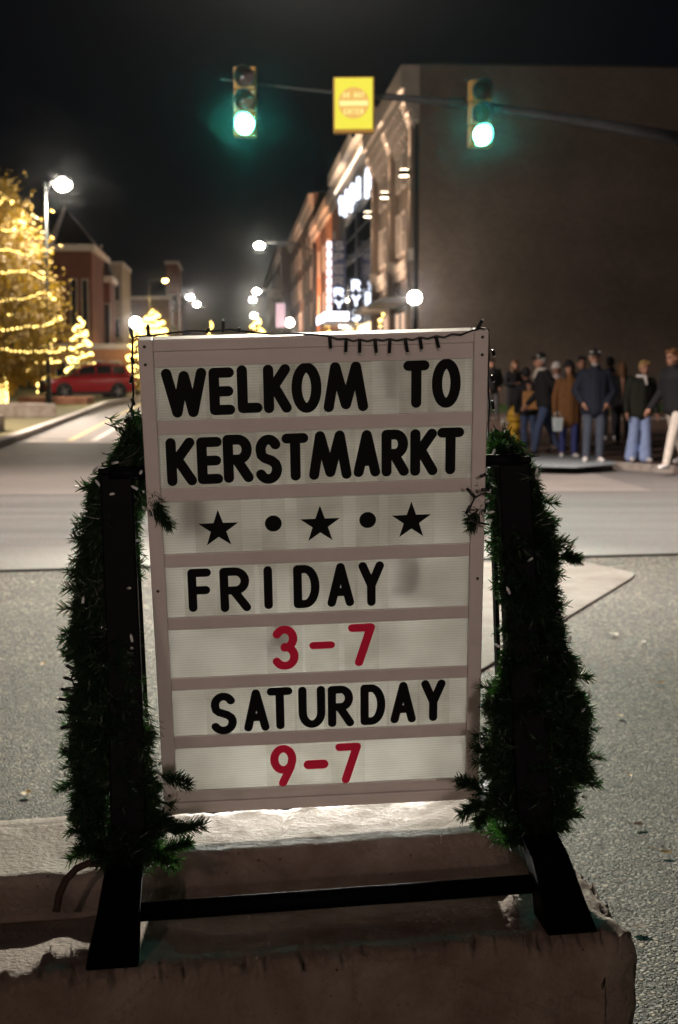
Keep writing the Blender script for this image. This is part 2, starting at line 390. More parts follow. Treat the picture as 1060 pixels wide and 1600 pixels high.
# ------------------------------------------------------------------ ground and roads
M_agg = asphalt_rough()
def road_mat(name, c1, c2, ang):
    m, nt, out = nodes_of(name); N = nt.nodes.new; L = nt.links.new
    b = N('ShaderNodeBsdfPrincipled'); L(b.outputs[0], out.inputs[0]); tc = N('ShaderNodeTexCoord')
    mp = N('ShaderNodeMapping'); mp.inputs['Rotation'].default_value = (0, 0, ang); mp.inputs['Scale'].default_value = (0.07, 1.1, 1); L(tc.outputs['Object'], mp.inputs[0])
    n = N('ShaderNodeTexNoise'); n.inputs['Scale'].default_value = 1.0; n.inputs['Detail'].default_value = 7; n.inputs['Roughness'].default_value = .6; L(mp.outputs[0], n.inputs['Vector'])
    r = N('ShaderNodeValToRGB'); r.color_ramp.elements[0].position = .3; r.color_ramp.elements[1].position = .7; r.color_ramp.elements[0].color = (*c2, 1); r.color_ramp.elements[1].color = (*c1, 1); L(n.outputs[0], r.inputs[0])
    g = N('ShaderNodeTexNoise'); g.inputs['Scale'].default_value = 34; g.inputs['Detail'].default_value = 4; L(tc.outputs['Object'], g.inputs['Vector'])
    r2 = N('ShaderNodeValToRGB'); r2.color_ramp.elements[0].position = .35; r2.color_ramp.elements[1].position = .65; r2.color_ramp.elements[0].color = (.62, .62, .62, 1); L(g.outputs[0], r2.inputs[0])
    mx = N('ShaderNodeMix'); mx.data_type = 'RGBA'; mx.blend_type = 'MULTIPLY'; mx.inputs[0].default_value = 1; L(r.outputs[0], mx.inputs[6]); L(r2.outputs[0], mx.inputs[7]); L(mx.outputs[2], b.inputs['Base Color'])
    b.inputs['Roughness'].default_value = .6; b.inputs['Specular IOR Level'].default_value = .35
    bp = N('ShaderNodeBump'); bp.inputs['Strength'].default_value = .5; bp.inputs['Distance'].default_value = .004; L(g.outputs[0], bp.inputs['Height']); L(bp.outputs[0], b.inputs['Normal'])
    return m
M_road = road_mat('smooth_road', (0.19, 0.18, 0.17), (0.11, 0.104, 0.098), R(-10))
def sheet(name, pts, mat, z):
    m = MB(); m.poly([(p[0], p[1], z) for p in pts]); o = m.build(name, mat); o['kind'] = 'structure'; return o
sheet('ground', [(-300, -60), (300, -60), (300, 700), (-300, 700)], M_agg, 0.0)
a = on_ground(0, 893); b = on_ground(1060, 867)
dv = (b - a).normalized()
n1, n2 = a - dv * 60, b + dv * 60
sheet('cross_street', [n1, n2, (80, 62), (-80, 44)], M_road, 0.006)
sheet('far_street', [st(-4.95, 20), st(5.6, 20), st(5.6, 690), st(-4.95, 690)], surf('far_street_asphalt', (0.21, 0.19, 0.175), (0.16, 0.147, 0.135), 0.6, 0.55, 0.3, 50, bdist=0.004), 0.010)
# the step along the near edge of the cross street
m = MB(); off = Vector((-dv.y, dv.x, 0))
m.hexa([a - dv * 30 - off * 0.045, b + dv * 30 - off * 0.045, b + dv * 30 + off * 0.045, a - dv * 30 + off * 0.045] +
       [p + Vector((0, 0, 0.010)) for p in (a - dv * 30 - off * 0.045, b + dv * 30 - off * 0.045, b + dv * 30 + off * 0.045, a - dv * 30 + off * 0.045)])
o = m.build('road_seam', surf('tar_seam', (0.010, 0.009, 0.009), (0.006, 0.006, 0.005), 6, 0.95, 0.5, 40, spec=.05)); o['kind'] = 'structure'
# pale concrete slab corner behind the sign
sl = [on_ground(986, 907), on_ground(991, 903), on_ground(992, 899.5), on_ground(988, 897), on_ground(972, 893.5), on_ground(905, 879), on_ground(470, 884), on_ground(560, 1170), on_ground(890, 966)]
m = MB(); m.prism([(p.x, p.y, 0.0) for p in sl][::-1], (0, 0, 0.018))
o = m.build('concrete_slab', concrete_mat('slab_concrete', (0.19, 0.17, 0.15), (0.13, 0.116, 0.10)), bevel=0.008); o['kind'] = 'structure'

# right-hand corner: pavement with kerb, lawn, path
KERB = concrete_mat('kerb_concrete', (0.38, 0.35, 0.31), (0.30, 0.27, 0.24))
corner = [on_ground(690, 722), on_ground(760, 728), on_ground(840, 731), on_ground(950, 732), on_ground(1075, 741), on_ground(1300, 748), Vector((60, 31, 0)), Vector((60, 70, 0)), st(5.7, 66), st(5.7, 34)]
corner = [(p.x, p.y) for p in corner]
m = MB(); m.prism([(x, y, 0.0) for x, y in corner], (0, 0, 0.115))
o = m.build('pavement', brick_mat('brick_paving', (0.19, 0.115, 0.085), (0.15, 0.09, 0.07), (0.11, 0.085, 0.07)), uv=True); o['kind'] = 'structure'
m = MB()
for i in range(5):
    p, q = Vector((*corner[i], 0)), Vector((*corner[i + 1], 0)); d = (q - p).normalized(); nn = Vector((-d.y, d.x, 0))
    m.hexa([p - nn * 0.16, q - nn * 0.16, q + nn * 0.01, p + nn * 0.01] + [v + Vector((0, 0, 0.125)) for v in (p - nn * 0.15, q - nn * 0.15, q + nn * 0.01, p + nn * 0.01)])
o = m.build('kerb', KERB, bevel=0.01); o['kind'] = 'structure'
# tactile ramp pad
p = [on_ground(815, 730, 0.12), on_ground(905, 732, 0.12), on_ground(968, 727, 0.12), on_ground(930, 712, 0.12), on_ground(832, 713, 0.12)]
m = MB(); m.prism([(q.x, q.y + 0.18, 0.116) for q in p], (0, 0, 0.02)); o = m.build('ramp_pad', surf('grey_tactile_pad', (0.22, 0.25, 0.26), (0.17, 0.19, 0.20), 9, 0.6, 0.5, 30), bevel=0.006); o['kind'] = 'structure'
m = MB(); m.prism([(p.x, p.y, 0.118) for p in (st(5.9, 45), st(40, 45), st(40, 46.6), st(5.9, 46.6))], (0, 0, 0.012)); o = m.build('path', surf('pale_path', (0.36, 0.32, 0.28), (0.30, 0.26, 0.23), 2, 0.8)); o['kind'] = 'structure'
# lawn: soil sheet with grass blades
m = MB(); m.prism([(p.x, p.y, 0.118) for p in (st(6.2, 52), st(45, 52), st(45, 64.6), st(6.2, 64.6))], (0, 0, 0.02)); o = m.build('lawn', surf('lawn_soil', (0.035, 0.06, 0.014), (0.02, 0.036, 0.01), 4, 0.9)); o['kind'] = 'structure'
M_grass = leafy('grass_blade', (0.055, 0.11, 0.02), 0.3, (0.08, 0.16, 0.02))
m = MB()
for i in range(9000):
    q = st(random.uniform(6.3, 26), random.uniform(52.1, 60), 0.13); h = random.uniform(0.06, 0.16); aa = random.uniform(0, math.pi)
    w = Vector((math.cos(aa), math.sin(aa), 0)) * 0.02; t = Vector((random.uniform(-.06, .06), random.uniform(-.06, .06), h))
    m.tri(q - w, q + w, q + t)
tag(m.build('grass', M_grass), 'dark green strip of grass in front of the blank wall', 'grass', kind='stuff')

# left side: raised plaza with white kerb, road markings
lk = [on_ground(-30, 716), on_ground(2, 700), on_ground(60, 678), on_ground(120, 654), on_ground(168, 633)]
lk.append(st(-4.95, 80)); lk.append(st(-4.95, 400))
lk = [Vector((p.x, p.y, 0)) for p in lk]
plz = [(p.x, p.y) for p in lk] + [(-200, 420), (-200, 30), (lk[0].x, lk[0].y)]
m = MB(); m.prism([(x, y, 0.0) for x, y in plz[:-1]], (0, 0, 0.11))
o = m.build('plaza', surf('plaza_turf', (0.17, 0.145, 0.07), (0.11, 0.105, 0.045), 0.7, 0.9, 0.4, 30)); o['kind'] = 'structure'
m = MB()
for i in range(len(lk) - 1):
    p, q = lk[i], lk[i + 1]; d = (q - p).normalized(); nn = Vector((d.y, -d.x, 0))
    m.hexa([p + nn * 0.02, q + nn * 0.02, q - nn * 0.22, p - nn * 0.22][::-1] + [v + Vector((0, 0, 0.16)) for v in (p + nn * 0.02, q + nn * 0.02, q - nn * 0.22, p - nn * 0.22)][::-1])
o = m.build('plaza_kerb', surf('white_kerb', (0.62, 0.58, 0.52), (0.5, 0.46, 0.42), 3, 0.8), bevel=0.01); o['kind'] = 'structure'
M_paint = surf('road_paint', (0.80, 0.76, 0.70), (0.55, 0.51, 0.46), 6, 0.7)
M_yel = surf('yellow_road_paint', (0.75, 0.62, 0.33), (0.5, 0.42, 0.25), 6, 0.7)
def stripe(name, p, q, w, mat, z):
    p = Vector(p); q = Vector(q); d = (q - p).normalized(); nn = Vector((-d.y, d.x, 0)) * w / 2
    m = MB(); m.poly([(v.x, v.y, z) for v in (p - nn, q - nn, q + nn, p + nn)]); o = m.build(name, mat); o['kind'] = 'structure'
stripe('stop_line', on_ground(40, 690), on_ground(420, 695), 0.65, M_paint, 0.016)
stripe('lane_line', on_ground(108, 690), on_ground(262, 610), 0.16, M_yel, 0.016)
stripe('lane_line', on_ground(146, 690), on_ground(278, 612), 0.16, M_paint, 0.016)
for yy in (683, 677, 671, 666, 661, 656, 651.5, 647.5, 643.5):
    x0 = 22 + (697 - yy) * 165 / 65.0; x1 = 108 + (690 - yy) * 97 / 50.0
    stripe('hatch_line', on_ground(x0 + 4, yy), on_ground(x1 - 3, yy), 0.16, M_paint, 0.0165)

# ------------------------------------------------------------------ concrete interlocking block the sign stands on
FL, FR_ = Vector((-0.43, 2.806, 0.523)), Vector((0.448, 2.893, 0.5575))
BO = (FL + FR_) / 2; ex = (FR_ - FL).normalized()
ey = Vector((-ex.y, ex.x, 0)).normalized(); ez = ex.cross(ey)
BM = Matrix(((ex.x, ey.x, ez.x, BO.x), (ex.y, ey.y, ez.y, BO.y), (ex.z, ey.z, ez.z, BO.z), (0, 0, 0, 1)))
def B(x, y, z): return BM @ Vector((x, y, z))
RIDGE_H = 0.083
def block_mesh(x0, x1, nseg, rough=1.0):
    prof = []
    def line(p, q, n):
        for i in range(n): prof.append((p[0] + (q[0] - p[0]) * i / n, p[1] + (q[1] - p[1]) * i / n))
    line((-0.035, -0.56), (-0.035, -0.012), 30); line((-0.035, -0.012), (-0.022, 0.0), 2)
    line((-0.022, 0), (0.29, 0), 18); line((0.29, 0), (0.372, RIDGE_H), 8)
    line((0.372, RIDGE_H), (0.66, RIDGE_H), 16); line((0.66, RIDGE_H), (0.74, 0), 5); line((0.74, 0), (1.0, 0), 6); line((1.0, 0), (1.0, -0.56), 8)
    prof.append((1.0, -0.56)); k = len(prof)
    m = MB()
    for i in range(nseg + 1):
        x = x0 + (x1 - x0) * i / nseg
        for (y, z) in prof:
            zz, yy, xx = z, y, x
            # ridge runs out before the right end
            if y > 0.285 and y < 0.745 and z > 0 and x > x1 - 0.20:
                zz = z * max(0.0, min(1.0, (x1 - 0.10 - x) / 0.10))
            # wider ridge on the left with a broken-out pocket round the lifting bar
            if 0.28 < y < 0.42 and x < -0.40:
                k2 = min(1, (-0.40 - x) / 0.015); yy = y - 0.062 * k2 * (1 if y > 0.3 else 0.6)
            if 0.25 < y < 0.46 and z > 0.0:
                dx = (x + 0.53) / 0.06; e = math.exp(-dx * dx * 2.2) * (1 if y < 0.43 else 0.5)
                zz -= 0.014 * e * min(1, z / 0.04); yy += 0.012 * e
                dx = (x + 0.36) / 0.055; e = math.exp(-dx * dx * 2.2) * (1 if y < 0.41 else 0.15)
                zz -= 0.055 * e * min(1, z / 0.04)
            v = Vector((xx * 13, yy * 13, zz * 13))
            n1 = noise.fractal(v, 1.0, 2.0, 5); n2 = noise.noise(v * 7.0)
            amp = 0.0028
            if abs(y + 0.028) < 0.012 and z > -0.03:      # crumbled front arris
                amp = 0.014; c = 0.45 * noise.noise(Vector((x * 19, 3.3, 0))) + 0.6 * noise.noise(Vector((x * 63, 1.3, 0))) + 0.5 * noise.noise(Vector((x * 130, 2.1, z * 60)))
                if c > 0.0: zz -= 0.026 * c; yy += 0.030 * c
            if x > x1 - 0.06:                              # rounded crumbled right end
                q = (x - (x1 - 0.06)) / 0.06
                if z > -0.02 and y > -0.03 and y < 0.9: zz -= 0.035 * q * q * (1 + n2)
                if y < -0.02: yy += 0.03 * q * q
                xx += 0.02 * n1
            if abs(z - RIDGE_H) < 1e-6 and y > 0.6: amp = 0.007
            m.v.append(Vector((xx, yy + n1 * amp * rough, zz + (n1 * 0.6 + n2 * 0.35) * amp * rough)))
    for i in range(nseg):
        for j in range(k - 1):
            m.f.append((i * k + j + 1, i * k + j, (i + 1) * k + j, (i + 1) * k + j + 1))
        m.f.append((i * k, i * k + k - 1, (i + 1) * k + k - 1, (i + 1) * k))
    m.f.append(tuple(range(k))); m.f.append(tuple(nseg * k + j for j in range(k - 1, -1, -1)))
    return m
blk = block_mesh(-1.30, 0.565, 460).build('concrete_block', M_conc, smooth=True); blk.matrix_world = BM
tag(blk, 'large weathered concrete block with raised key, under the message sign', 'concrete block')
m = MB(); BMI = BM.inverted()
pts = [BMI @ at_y(*p) for p in ((88, 1425, 2.97), (93, 1398, 2.98), (104, 1374, 2.99), (120, 1357, 3.0), (138, 1349, 3.01), (158, 1349, 3.02), (176, 1356, 3.04), (186, 1372, 3.05))]
m.tube(pts, 0.0075, 10); hk = m.build('lifting_bar', M_rust, blk, smooth=True)
# unseen wall added behind the camera to shade the lower part of the scene
m = MB(); m.box(-4, 5, -1.9, -1.3, 0.0, 1.57); w_b = m.build('shade_wall', M_conc, bevel=0.02)
tag(w_b, 'long grey concrete wall added unseen behind the viewer to shade the block', 'barrier')

# ------------------------------------------------------------------ sign
SPOS = Vector((-0.0430, 3.2287, 1.1890)); SW, SH = 0.71, 1.0863
SM = Matrix.Rotation(R(4.573), 3, 'Z') @ Matrix.Rotation(R(14.29), 3, 'X') @ Matrix.Rotation(R(-1.774), 3, 'Y')
SM4 = Matrix.Translation(SPOS) @ SM.to_4x4()
SMI = SM4.inverted()
def loc(px, py):
    o = Vector((0, 0, CAM_H)); d = ray(px, py); n = SM @ Vector((0, 1, 0))
    t = (SPOS - o).dot(n) / d.dot(n)
    return SMI @ (o + d * t)
sign = empty('message_sign', SPOS); sign.matrix_world = SM4
tag(sign, 'white framed message sign with rows of changeable letters on concrete block', 'sign')
DEP = 0.034
def frame_bar(x0, x1, z0, z1, y0, y1, name='frame_rail', bev=0.003):
    m = MB(); m.box(x0, x1, y0, y1, z0, z1); return m.build(name, M_white, sign, bevel=bev)
fw = 0.030
frame_bar(-SW / 2, -SW / 2 + fw, -SH / 2, SH / 2, 0.0, DEP, 'frame_stile')
frame_bar(SW / 2 - fw, SW / 2, -SH / 2, SH / 2, 0.0, DEP, 'frame_stile')
frame_bar(-SW / 2 + fw, SW / 2 - fw, SH / 2 - 0.025, SH / 2, 0.0003, DEP)
frame_bar(-SW / 2 + fw, SW / 2 - fw, -SH / 2, -SH / 2 + 0.028, 0.0003, DEP)
# front and back letter panels, with the rails that hold the tiles
for (yy, nm) in ((0.012, 'front_panel'), (DEP - 0.008, 'rear_panel')):
    m = MB(); m.box(-SW / 2 + fw - 0.004, SW / 2 - fw + 0.004, yy, yy + 0.002, -SH / 2 + 0.02, SH / 2 - 0.018); m.build(nm, M_panel, sign)
rails = [(0.485, 0.5175), (0.343, 0.372), (0.197, 0.226), (0.050, 0.080), (-0.095, -0.066), (-0.238, -0.209), (-0.381, -0.351), (-0.5145, -0.488)]
for z0, z1 in rails:
    m = MB(); m.box(-SW / 2 + fw + 0.0005, SW / 2 - fw - 0.0005, 0.0045, 0.0115, z0, z1); m.build('letter_rail', M_white, sign, bevel=0.0015)
for sx in (-1, 1):
    for z in (SH / 2 - .013, SH / 2 - .05, -SH / 2 + .013, -SH / 2 + .05, 0.0):
        m = MB(); m.lathe([(.0034, 0), (.0032, .0012), (.001, .0016)], 10, lambda a_, b_, c_: Vector((a_, -c_, b_)), (sx * (SW / 2 - .013), -.0002, z)); m.build('screw', M_steel, sign)
for z in (0.3,):
    for sx in (-1, 1):
        m = MB(); m.tube([(sx * SW / 2, DEP / 2, z - 0.04), (sx * (SW / 2 + 0.075), DEP / 2, z - 0.04)], 0.013, 12); m.build('pivot', M_black, sign, smooth=True)

# letters ------------------------------------------------------------
def arc(cx, cy, rx, ry, a0, a1, n=14):
    return [(cx + rx * math.cos(R(a0 + (a1 - a0) * i / n)), cy + ry * math.sin(R(a0 + (a1 - a0) * i / n))) for i in range(n + 1)]
G = {
 'W': [[(0, 1), (.27, 0)], [(.27, 0), (.5, .93)], [(.5, .93), (.73, 0)], [(.73, 0), (1, 1)]],
 'E': [[(0, 0), (0, 1)], [(0, 1), (1, 1)], [(0, .5), (.92, .5)], [(0, 0), (1, 0)]],
 'L': [[(0, 1), (0, 0)], [(0, 0), (1, 0)]],
 'K': [[(0, 0), (0, 1)], [(.95, 1), (.08, .42)], [(.32, .56), (1, 0)]],
 'O': [arc(.5, .5, .5, .5, 0, 360, 36)],
 'M': [[(0, 0), (.2, 1)], [(.2, 1), (.5, .06)], [(.5, .06), (.8, 1)], [(.8, 1), (1, 0)]],
 'T': [[(0, 1), (1, 1)], [(.5, 1), (.5, 0)]],
 'R': [[(0, 0), (0, 1)], [(0, 1), (.5, 1)] + arc(.5, .74, .45, .26, 90, -90, 12)[1:] + [(0, .48)], [(.42, .48), (1, 0)]],
 'S': [arc(.52, .74, .48, .26, 30, 180, 12) + [(.1, .6), (.25, .54), (.7, .46), (.92, .38)] + arc(.48, .25, .52, .25, 10, -150, 14)],
 'A': [[(0, 0), (.5, 1)], [(.5, 1), (1, 0)], [(.2, .3), (.8, .3)]],
 'F': [[(0, 0), (0, 1)], [(0, 1), (1, 1)], [(0, .5), (.9, .5)]],
 'I': [[(.5, 0), (.5, 1)]],
 'D': [[(0, 0), (0, 1)], [(0, 1), (.4, 1)] + arc(.4, .5, .6, .5, 90, -90, 16)[1:] + [(0, 0)]],
 'Y': [[(0, 1), (.5, .46)], [(1, 1), (.5, .46)], [(.5, .5), (.5, 0)]],
 'U': [[(0, 1), (0, .35)] + arc(.5, .35, .5, .35, 180, 360, 16)[1:] + [(1, 1)]],
 'P': [[(0, 0), (0, 1)], [(0, 1), (.5, 1)] + arc(.5, .74, .48, .26, 90, -90, 12)[1:] + [(0, .48)]],
 '3': [arc(.5, .75, .45, .25, 150, -90, 16), arc(.5, .26, .5, .26, 90, -150, 16)],
 '7': [[(0, 1), (1, 1)], [(1, 1), (.35, 0)]],
 '9': [arc(.5, .69, .5, .31, 0, 360, 26), [(1, .68), (.9, .45), (.45, 0)]],
 '-': [[(0, .5), (1, .5)]],
}
def stroke(m, pts, hw, y0, y1):
    # flat rounded stroke in the x,z plane, from depth y0 (front) to y1
    pts = [Vector((p[0], p[1])) for p in pts]
    closed = len(pts) > 4 and (pts[0] - pts[-1]).length < 1e-5
    k = len(pts)
    nor = []
    for i in range(k):
        p0 = pts[i - 1] if i > 0 else (pts[-2] if closed else pts[0]); p1 = pts[i + 1] if i < k - 1 else (pts[1] if closed else pts[-1])
        d = (p1 - p0).normalized(); nor.append(Vector((-d.y, d.x)))
    Lr = [pts[i] + nor[i] * hw for i in range(k)]; Rr = [pts[i] - nor[i] * hw for i in range(k)]
    if closed:
        for i in range(k - 1):
            q = [Lr[i], Lr[i + 1], Rr[i + 1], Rr[i]]
            m.quad(*[(v.x, y0, v.y) for v in q])
            m.quad(*[(v.x, y, v.y) for v, y in ((Lr[i], y0), (Lr[i + 1], y0), (Lr[i + 1], y1), (Lr[i], y1))])
            m.quad(*[(v.x, y, v.y) for v, y in ((Rr[i], y0), (Rr[i + 1], y0), (Rr[i + 1], y1), (Rr[i], y1))])
        return
    def cap(c, d):
        a0 = math.atan2(d.y, d.x)
        return [c + Vector((math.cos(a0 + math.pi / 2 - math.pi * i / 8), math.sin(a0 + math.pi / 2 - math.pi * i / 8))) * hw for i in range(1, 8)]
    e = cap(pts[-1], (pts[-1] - pts[-2]).normalized()); s0 = cap(pts[0], (pts[0] - pts[1]).normalized())
    for i in range(k - 1): m.quad(*[(v.x, y0, v.y) for v in (Lr[i], Lr[i + 1], Rr[i + 1], Rr[i])])
    m.poly([(v.x, y0, v.y) for v in [Lr[-1]] + e + [Rr[-1]]]); m.poly([(v.x, y0, v.y) for v in [Rr[0]] + s0 + [Lr[0]]])
    ring = Lr + e + Rr[::-1] + s0
    for i in range(len(ring)):
        p, q = ring[i], ring[(i + 1) % len(ring)]
        m.quad((p.x, y0, p.y), (q.x, y0, q.y), (q.x, y1, q.y), (p.x, y1, p.y))
def glyph(ch, w, h, hw, yf=0.0, th=0.0012):
    m = MB()
    for i, pl in enumerate(G[ch]):
        stroke(m, [(hw + p[0] * (w - 2 * hw), hw + p[1] * (h - 2 * hw)) for p in pl], hw, yf - 0.0002 * i, yf + th)
    return m
ORD = ['first', 'second', 'third', 'fourth', 'fifth', 'sixth', 'seventh']
rows = [
 ('WELKOM TO', M_letter, [('W', 253, 324, 577, 654), ('E', 327, 367, 576, 650), ('L', 371, 410, 572, 647), ('K', 412, 456, 571, 647), ('O', 456, 503, 568, 647), ('M', 506, 576, 567, 645), ('T', 631, 672, 565, 639), ('O', 676, 721, 562, 639)]),
 ('KERSTMARKT', M_letter, [('K', 260, 307, 686, 761), ('E', 308, 348, 685, 758), ('R', 349, 396, 681, 756), ('S', 399, 441, 681, 758), ('T', 441, 483, 679, 753), ('M', 483, 550, 675, 751), ('A', 553, 595, 674, 747), ('R', 597, 640, 673, 746), ('K', 642, 685, 672, 745), ('T', 684, 726, 670, 743)]),
 ('stars', M_letter, []),
 ('FRIDAY', M_letter, [('F', 294, 331, 891, 958), ('R', 344, 392, 889, 958), ('I', 412, 427, 887, 954), ('D', 459, 500, 885, 952), ('A', 512, 554, 882, 950), ('Y', 561, 601, 880, 949)]),
 ('3-7', M_red, [('3', 424, 467, 980, 1049), ('-', 484, 524, 1005, 1016), ('7', 545, 587, 977, 1043)]),
 ('SATURDAY', M_letter, [('S', 329, 370, 1085, 1150), ('A', 381, 421, 1080, 1145), ('T', 418, 458, 1077, 1142), ('U', 467, 509, 1075, 1140), ('R', 513, 554, 1074, 1138), ('D', 564, 603, 1072, 1135), ('A', 611, 651, 1068, 1132), ('Y', 659, 697, 1065, 1129)]),
 ('9-7', M_red, [('9', 423, 464, 1167, 1231.6), ('-', 475, 514, 1190, 1204), ('7', 525, 565, 1164, 1226)]),
]
def row_bounds(i): return rails[i + 1][1] if i < 6 else rails[7][1], rails[i][0]
def tile_root(name, x, z, w, zz0, zz1):
    m = MB(); m.box(-w / 2, w / 2, 0, 0.0009, zz0 - z, zz1 - z)
    o = m.build(name, M_tile); o.matrix_world = SM4 @ Matrix.Translation((x, 0.0088, z)); return o
for ri, (txt, mt, L) in enumerate(rows):
    zb, zt = row_bounds(ri)
    seen = {}
    for k, (ch, x0, x1, y0, y1) in enumerate(L):
        pm = loc((x0 + x1) / 2, (y0 + y1) / 2)
        lw = (loc(x1, (y0 + y1) / 2) - loc(x0, (y0 + y1) / 2)).length; lh = (loc((x0 + x1) / 2, y0) - loc((x0 + x1) / 2, y1)).length
        t = tile_root('letter_tile', pm.x, pm.z, lw + 0.017, zb + 0.0005 - 0.006, zt + 0.004)
        hw = 0.0106 if ri < 2 else 0.0092
        if ch == '-': hw = lh / 2 * 0.98; m = MB(); stroke(m, [(hw, lh / 2), (lw - hw, lh / 2)], hw, 0, 0.0012)
        elif ch == 'I': hw = min(hw, lw / 2); m = MB(); stroke(m, [(lw / 2, hw), (lw / 2, lh - hw)], hw, 0, 0.0012)
        else: m = glyph(ch, lw, lh, hw)
        for v in m.v: v.x -= lw / 2; v.z -= lh / 2; v.y -= 0.0016
        o = m.build('letter' if ch.isalpha() else 'numeral' if ch.isdigit() else 'dash', mt, t)
        WORD = {'3': 'three', '7': 'seven', '9': 'nine'}
        what = {'-': 'dash'}.get(ch, ('letter ' if ch.isalpha() else 'numeral ') + WORD.get(ch, ch) + (', to the left of the dash,' if ch in '39' else ', to the right of the dash,' if ch == '7' else ''))
        nth = [c for c, *_ in L].count(ch); seen[ch] = seen.get(ch, 0) + 1
        pos = (ORD[seen[ch] - 1] + ' ') if nth > 1 else ''
        place = {'WELKOM TO': 'in the top row WELKOM TO', 'KERSTMARKT': 'in the row KERSTMARKT', 'FRIDAY': 'in the row FRIDAY', '3-7': 'in the row below FRIDAY', 'SATURDAY': 'in the row SATURDAY', '9-7': 'in the bottom row'}[txt]
        tag(t, ('red ' if mt is M_red else 'black ') + what + (', the ' + pos.strip() + ' one,' if pos else '') + ' ' + place, 'letter tile', 'changeable letters on the sign')
# stars and dots
zb, zt = row_bounds(2)
for k, (kind, cx, cy) in enumerate([('star', 341.7, 829), ('dot', 427.6, 820), ('star', 501, 822), ('dot', 575.4, 814.5), ('star', 643.8, 816)]):
    pm = loc(cx, cy)
    t = tile_root('symbol_tile', pm.x, pm.z, 0.098 if kind == 'star' else 0.05, zb + 0.0005 - 0.006, zt + 0.004)
    m = MB()
    if kind == 'star':
        P = []
        for i in range(10):
            r_ = 0.0435 if i % 2 == 0 else 0.0170; aa = R(90 + 36 * i); P.append((r_ * math.cos(aa), -0.0016, r_ * math.sin(aa)))
        c = (0, -0.0016, 0)
    else:
        P = [(0.0178 * math.cos(R(15 * i)), -0.0016, 0.0178 * math.sin(R(15 * i))) for i in range(24)]; c = (0, -0.0016, 0)
    for i in range(len(P)):
        q, r2 = P[i], P[(i + 1) % len(P)]
        m.tri(c, r2, q); m.quad(q, r2, (r2[0], 0, r2[2]), (q[0], 0, q[2]))
    m.build(kind, M_letter, t)
    lab = ['left black star in the row under KERSTMARKT', 'black dot between the left and middle stars on the sign', 'middle black star in the row under KERSTMARKT', 'black dot between the middle and right stars on the sign', 'right black star in the row under KERSTMARKT'][k]
    tag(t, lab, 'symbol tile', 'changeable letters on the sign')
# letters on the far side of the sign that show through as soft grey ghosts
for ch, px, py, ri in (('E', 636, 905, 3), ('T', 612, 600, 0), ('A', 440, 1000, 4), ('R', 300, 815, 2)):
    pm = loc(px, py); m = glyph(ch, 0.055, 0.085, 0.010)
    for v in m.v: v.x = -(v.x - 0.0275); v.z -= 0.0425
    m.build('rear_letter', M_letter, sign).location = (pm.x, DEP - 0.003, pm.z)

# ------------------------------------------------------------------ stand: two A shaped side frames
stand = empty('sign_stand', BO); stand.matrix_world = BM
tag(stand, 'black plastic A-frame stand carrying the message sign', 'sign stand')
BI = BM.inverted()
def limb(path, name='leg'):               # path: (centre in block frame, width, depth), swept as one square post
    m = MB(); n = len(path)
    for c, w, d in path:
        m.v += [Vector((c.x - w / 2, c.y - d / 2, c.z)), Vector((c.x + w / 2, c.y - d / 2, c.z)), Vector((c.x + w / 2, c.y + d / 2, c.z)), Vector((c.x - w / 2, c.y + d / 2, c.z))]
    for i in range(n - 1):
        for j in range(4): m.f.append((i * 4 + (j + 1) % 4, i * 4 + j, (i + 1) * 4 + j, (i + 1) * 4 + (j + 1) % 4))
    m.f.append((0, 1, 2, 3)); m.f.append((n * 4 - 1, n * 4 - 2, n * 4 - 3, n * 4 - 4))
    return m.build(name, M_black, stand, bevel=0.004)
apL, apR = Vector((-0.464, 3.174, 1.433)), Vector((0.367, 3.236, 1.451))
for ap, ft, q1, q2 in ((apL, FL, (195, 1040, 3.14), (203, 1318, 3.10)), (apR, FR_, (815, 1000, 3.20), (832, 1285, 3.165))):
    bl = BI @ ap; f2 = BI @ ft; k1 = BI @ at_y(*q1); k2 = BI @ at_y(*q2)
    kn = k2.lerp(f2, .35) + Vector((0, -.012, .022)); kn2 = k2.lerp(f2, .7) + Vector((0, -.006, .012))
    limb([(bl, .067, .055), (k1, .070, .06), (k2, .074, .07), (kn, .078, .085), (kn2, .086, .10), (f2 + Vector((0, .02, .004)), .100, .12)])
    limb([(k2 + Vector((0, .05, -.005)), .05, .06), (Vector((f2.x * .99, .62, .125)), .055, .07), (Vector((f2.x, .80, .004)), .08, .11)], 'rear_foot')
    m = MB(); m.box(bl.x - .036, bl.x + .036, bl.y - .032, bl.y + .032, bl.z - .002, bl.z + .012); m.build('cap', M_black, stand, bevel=.004)
    s_ = -1 if bl.x > 0 else 1
    m = MB(); m.box(bl.x + s_ * .034 - .004, bl.x + s_ * .034 + .004, bl.y + .030, bl.y + .060, .30, bl.z - .10); m.build('stiffener', M_black, stand)
fl_, fr_ = BI @ FL, BI @ FR_
def crossbar(y, z):
    m = MB(); m.tube([(fl_.x + 0.03, y, z), (fr_.x - 0.03, y, z)], 0.019, 14); return m.build('crossbar', M_black, stand, smooth=True)
crossbar(0.115, 0.055); crossbar(0.76, 0.055)

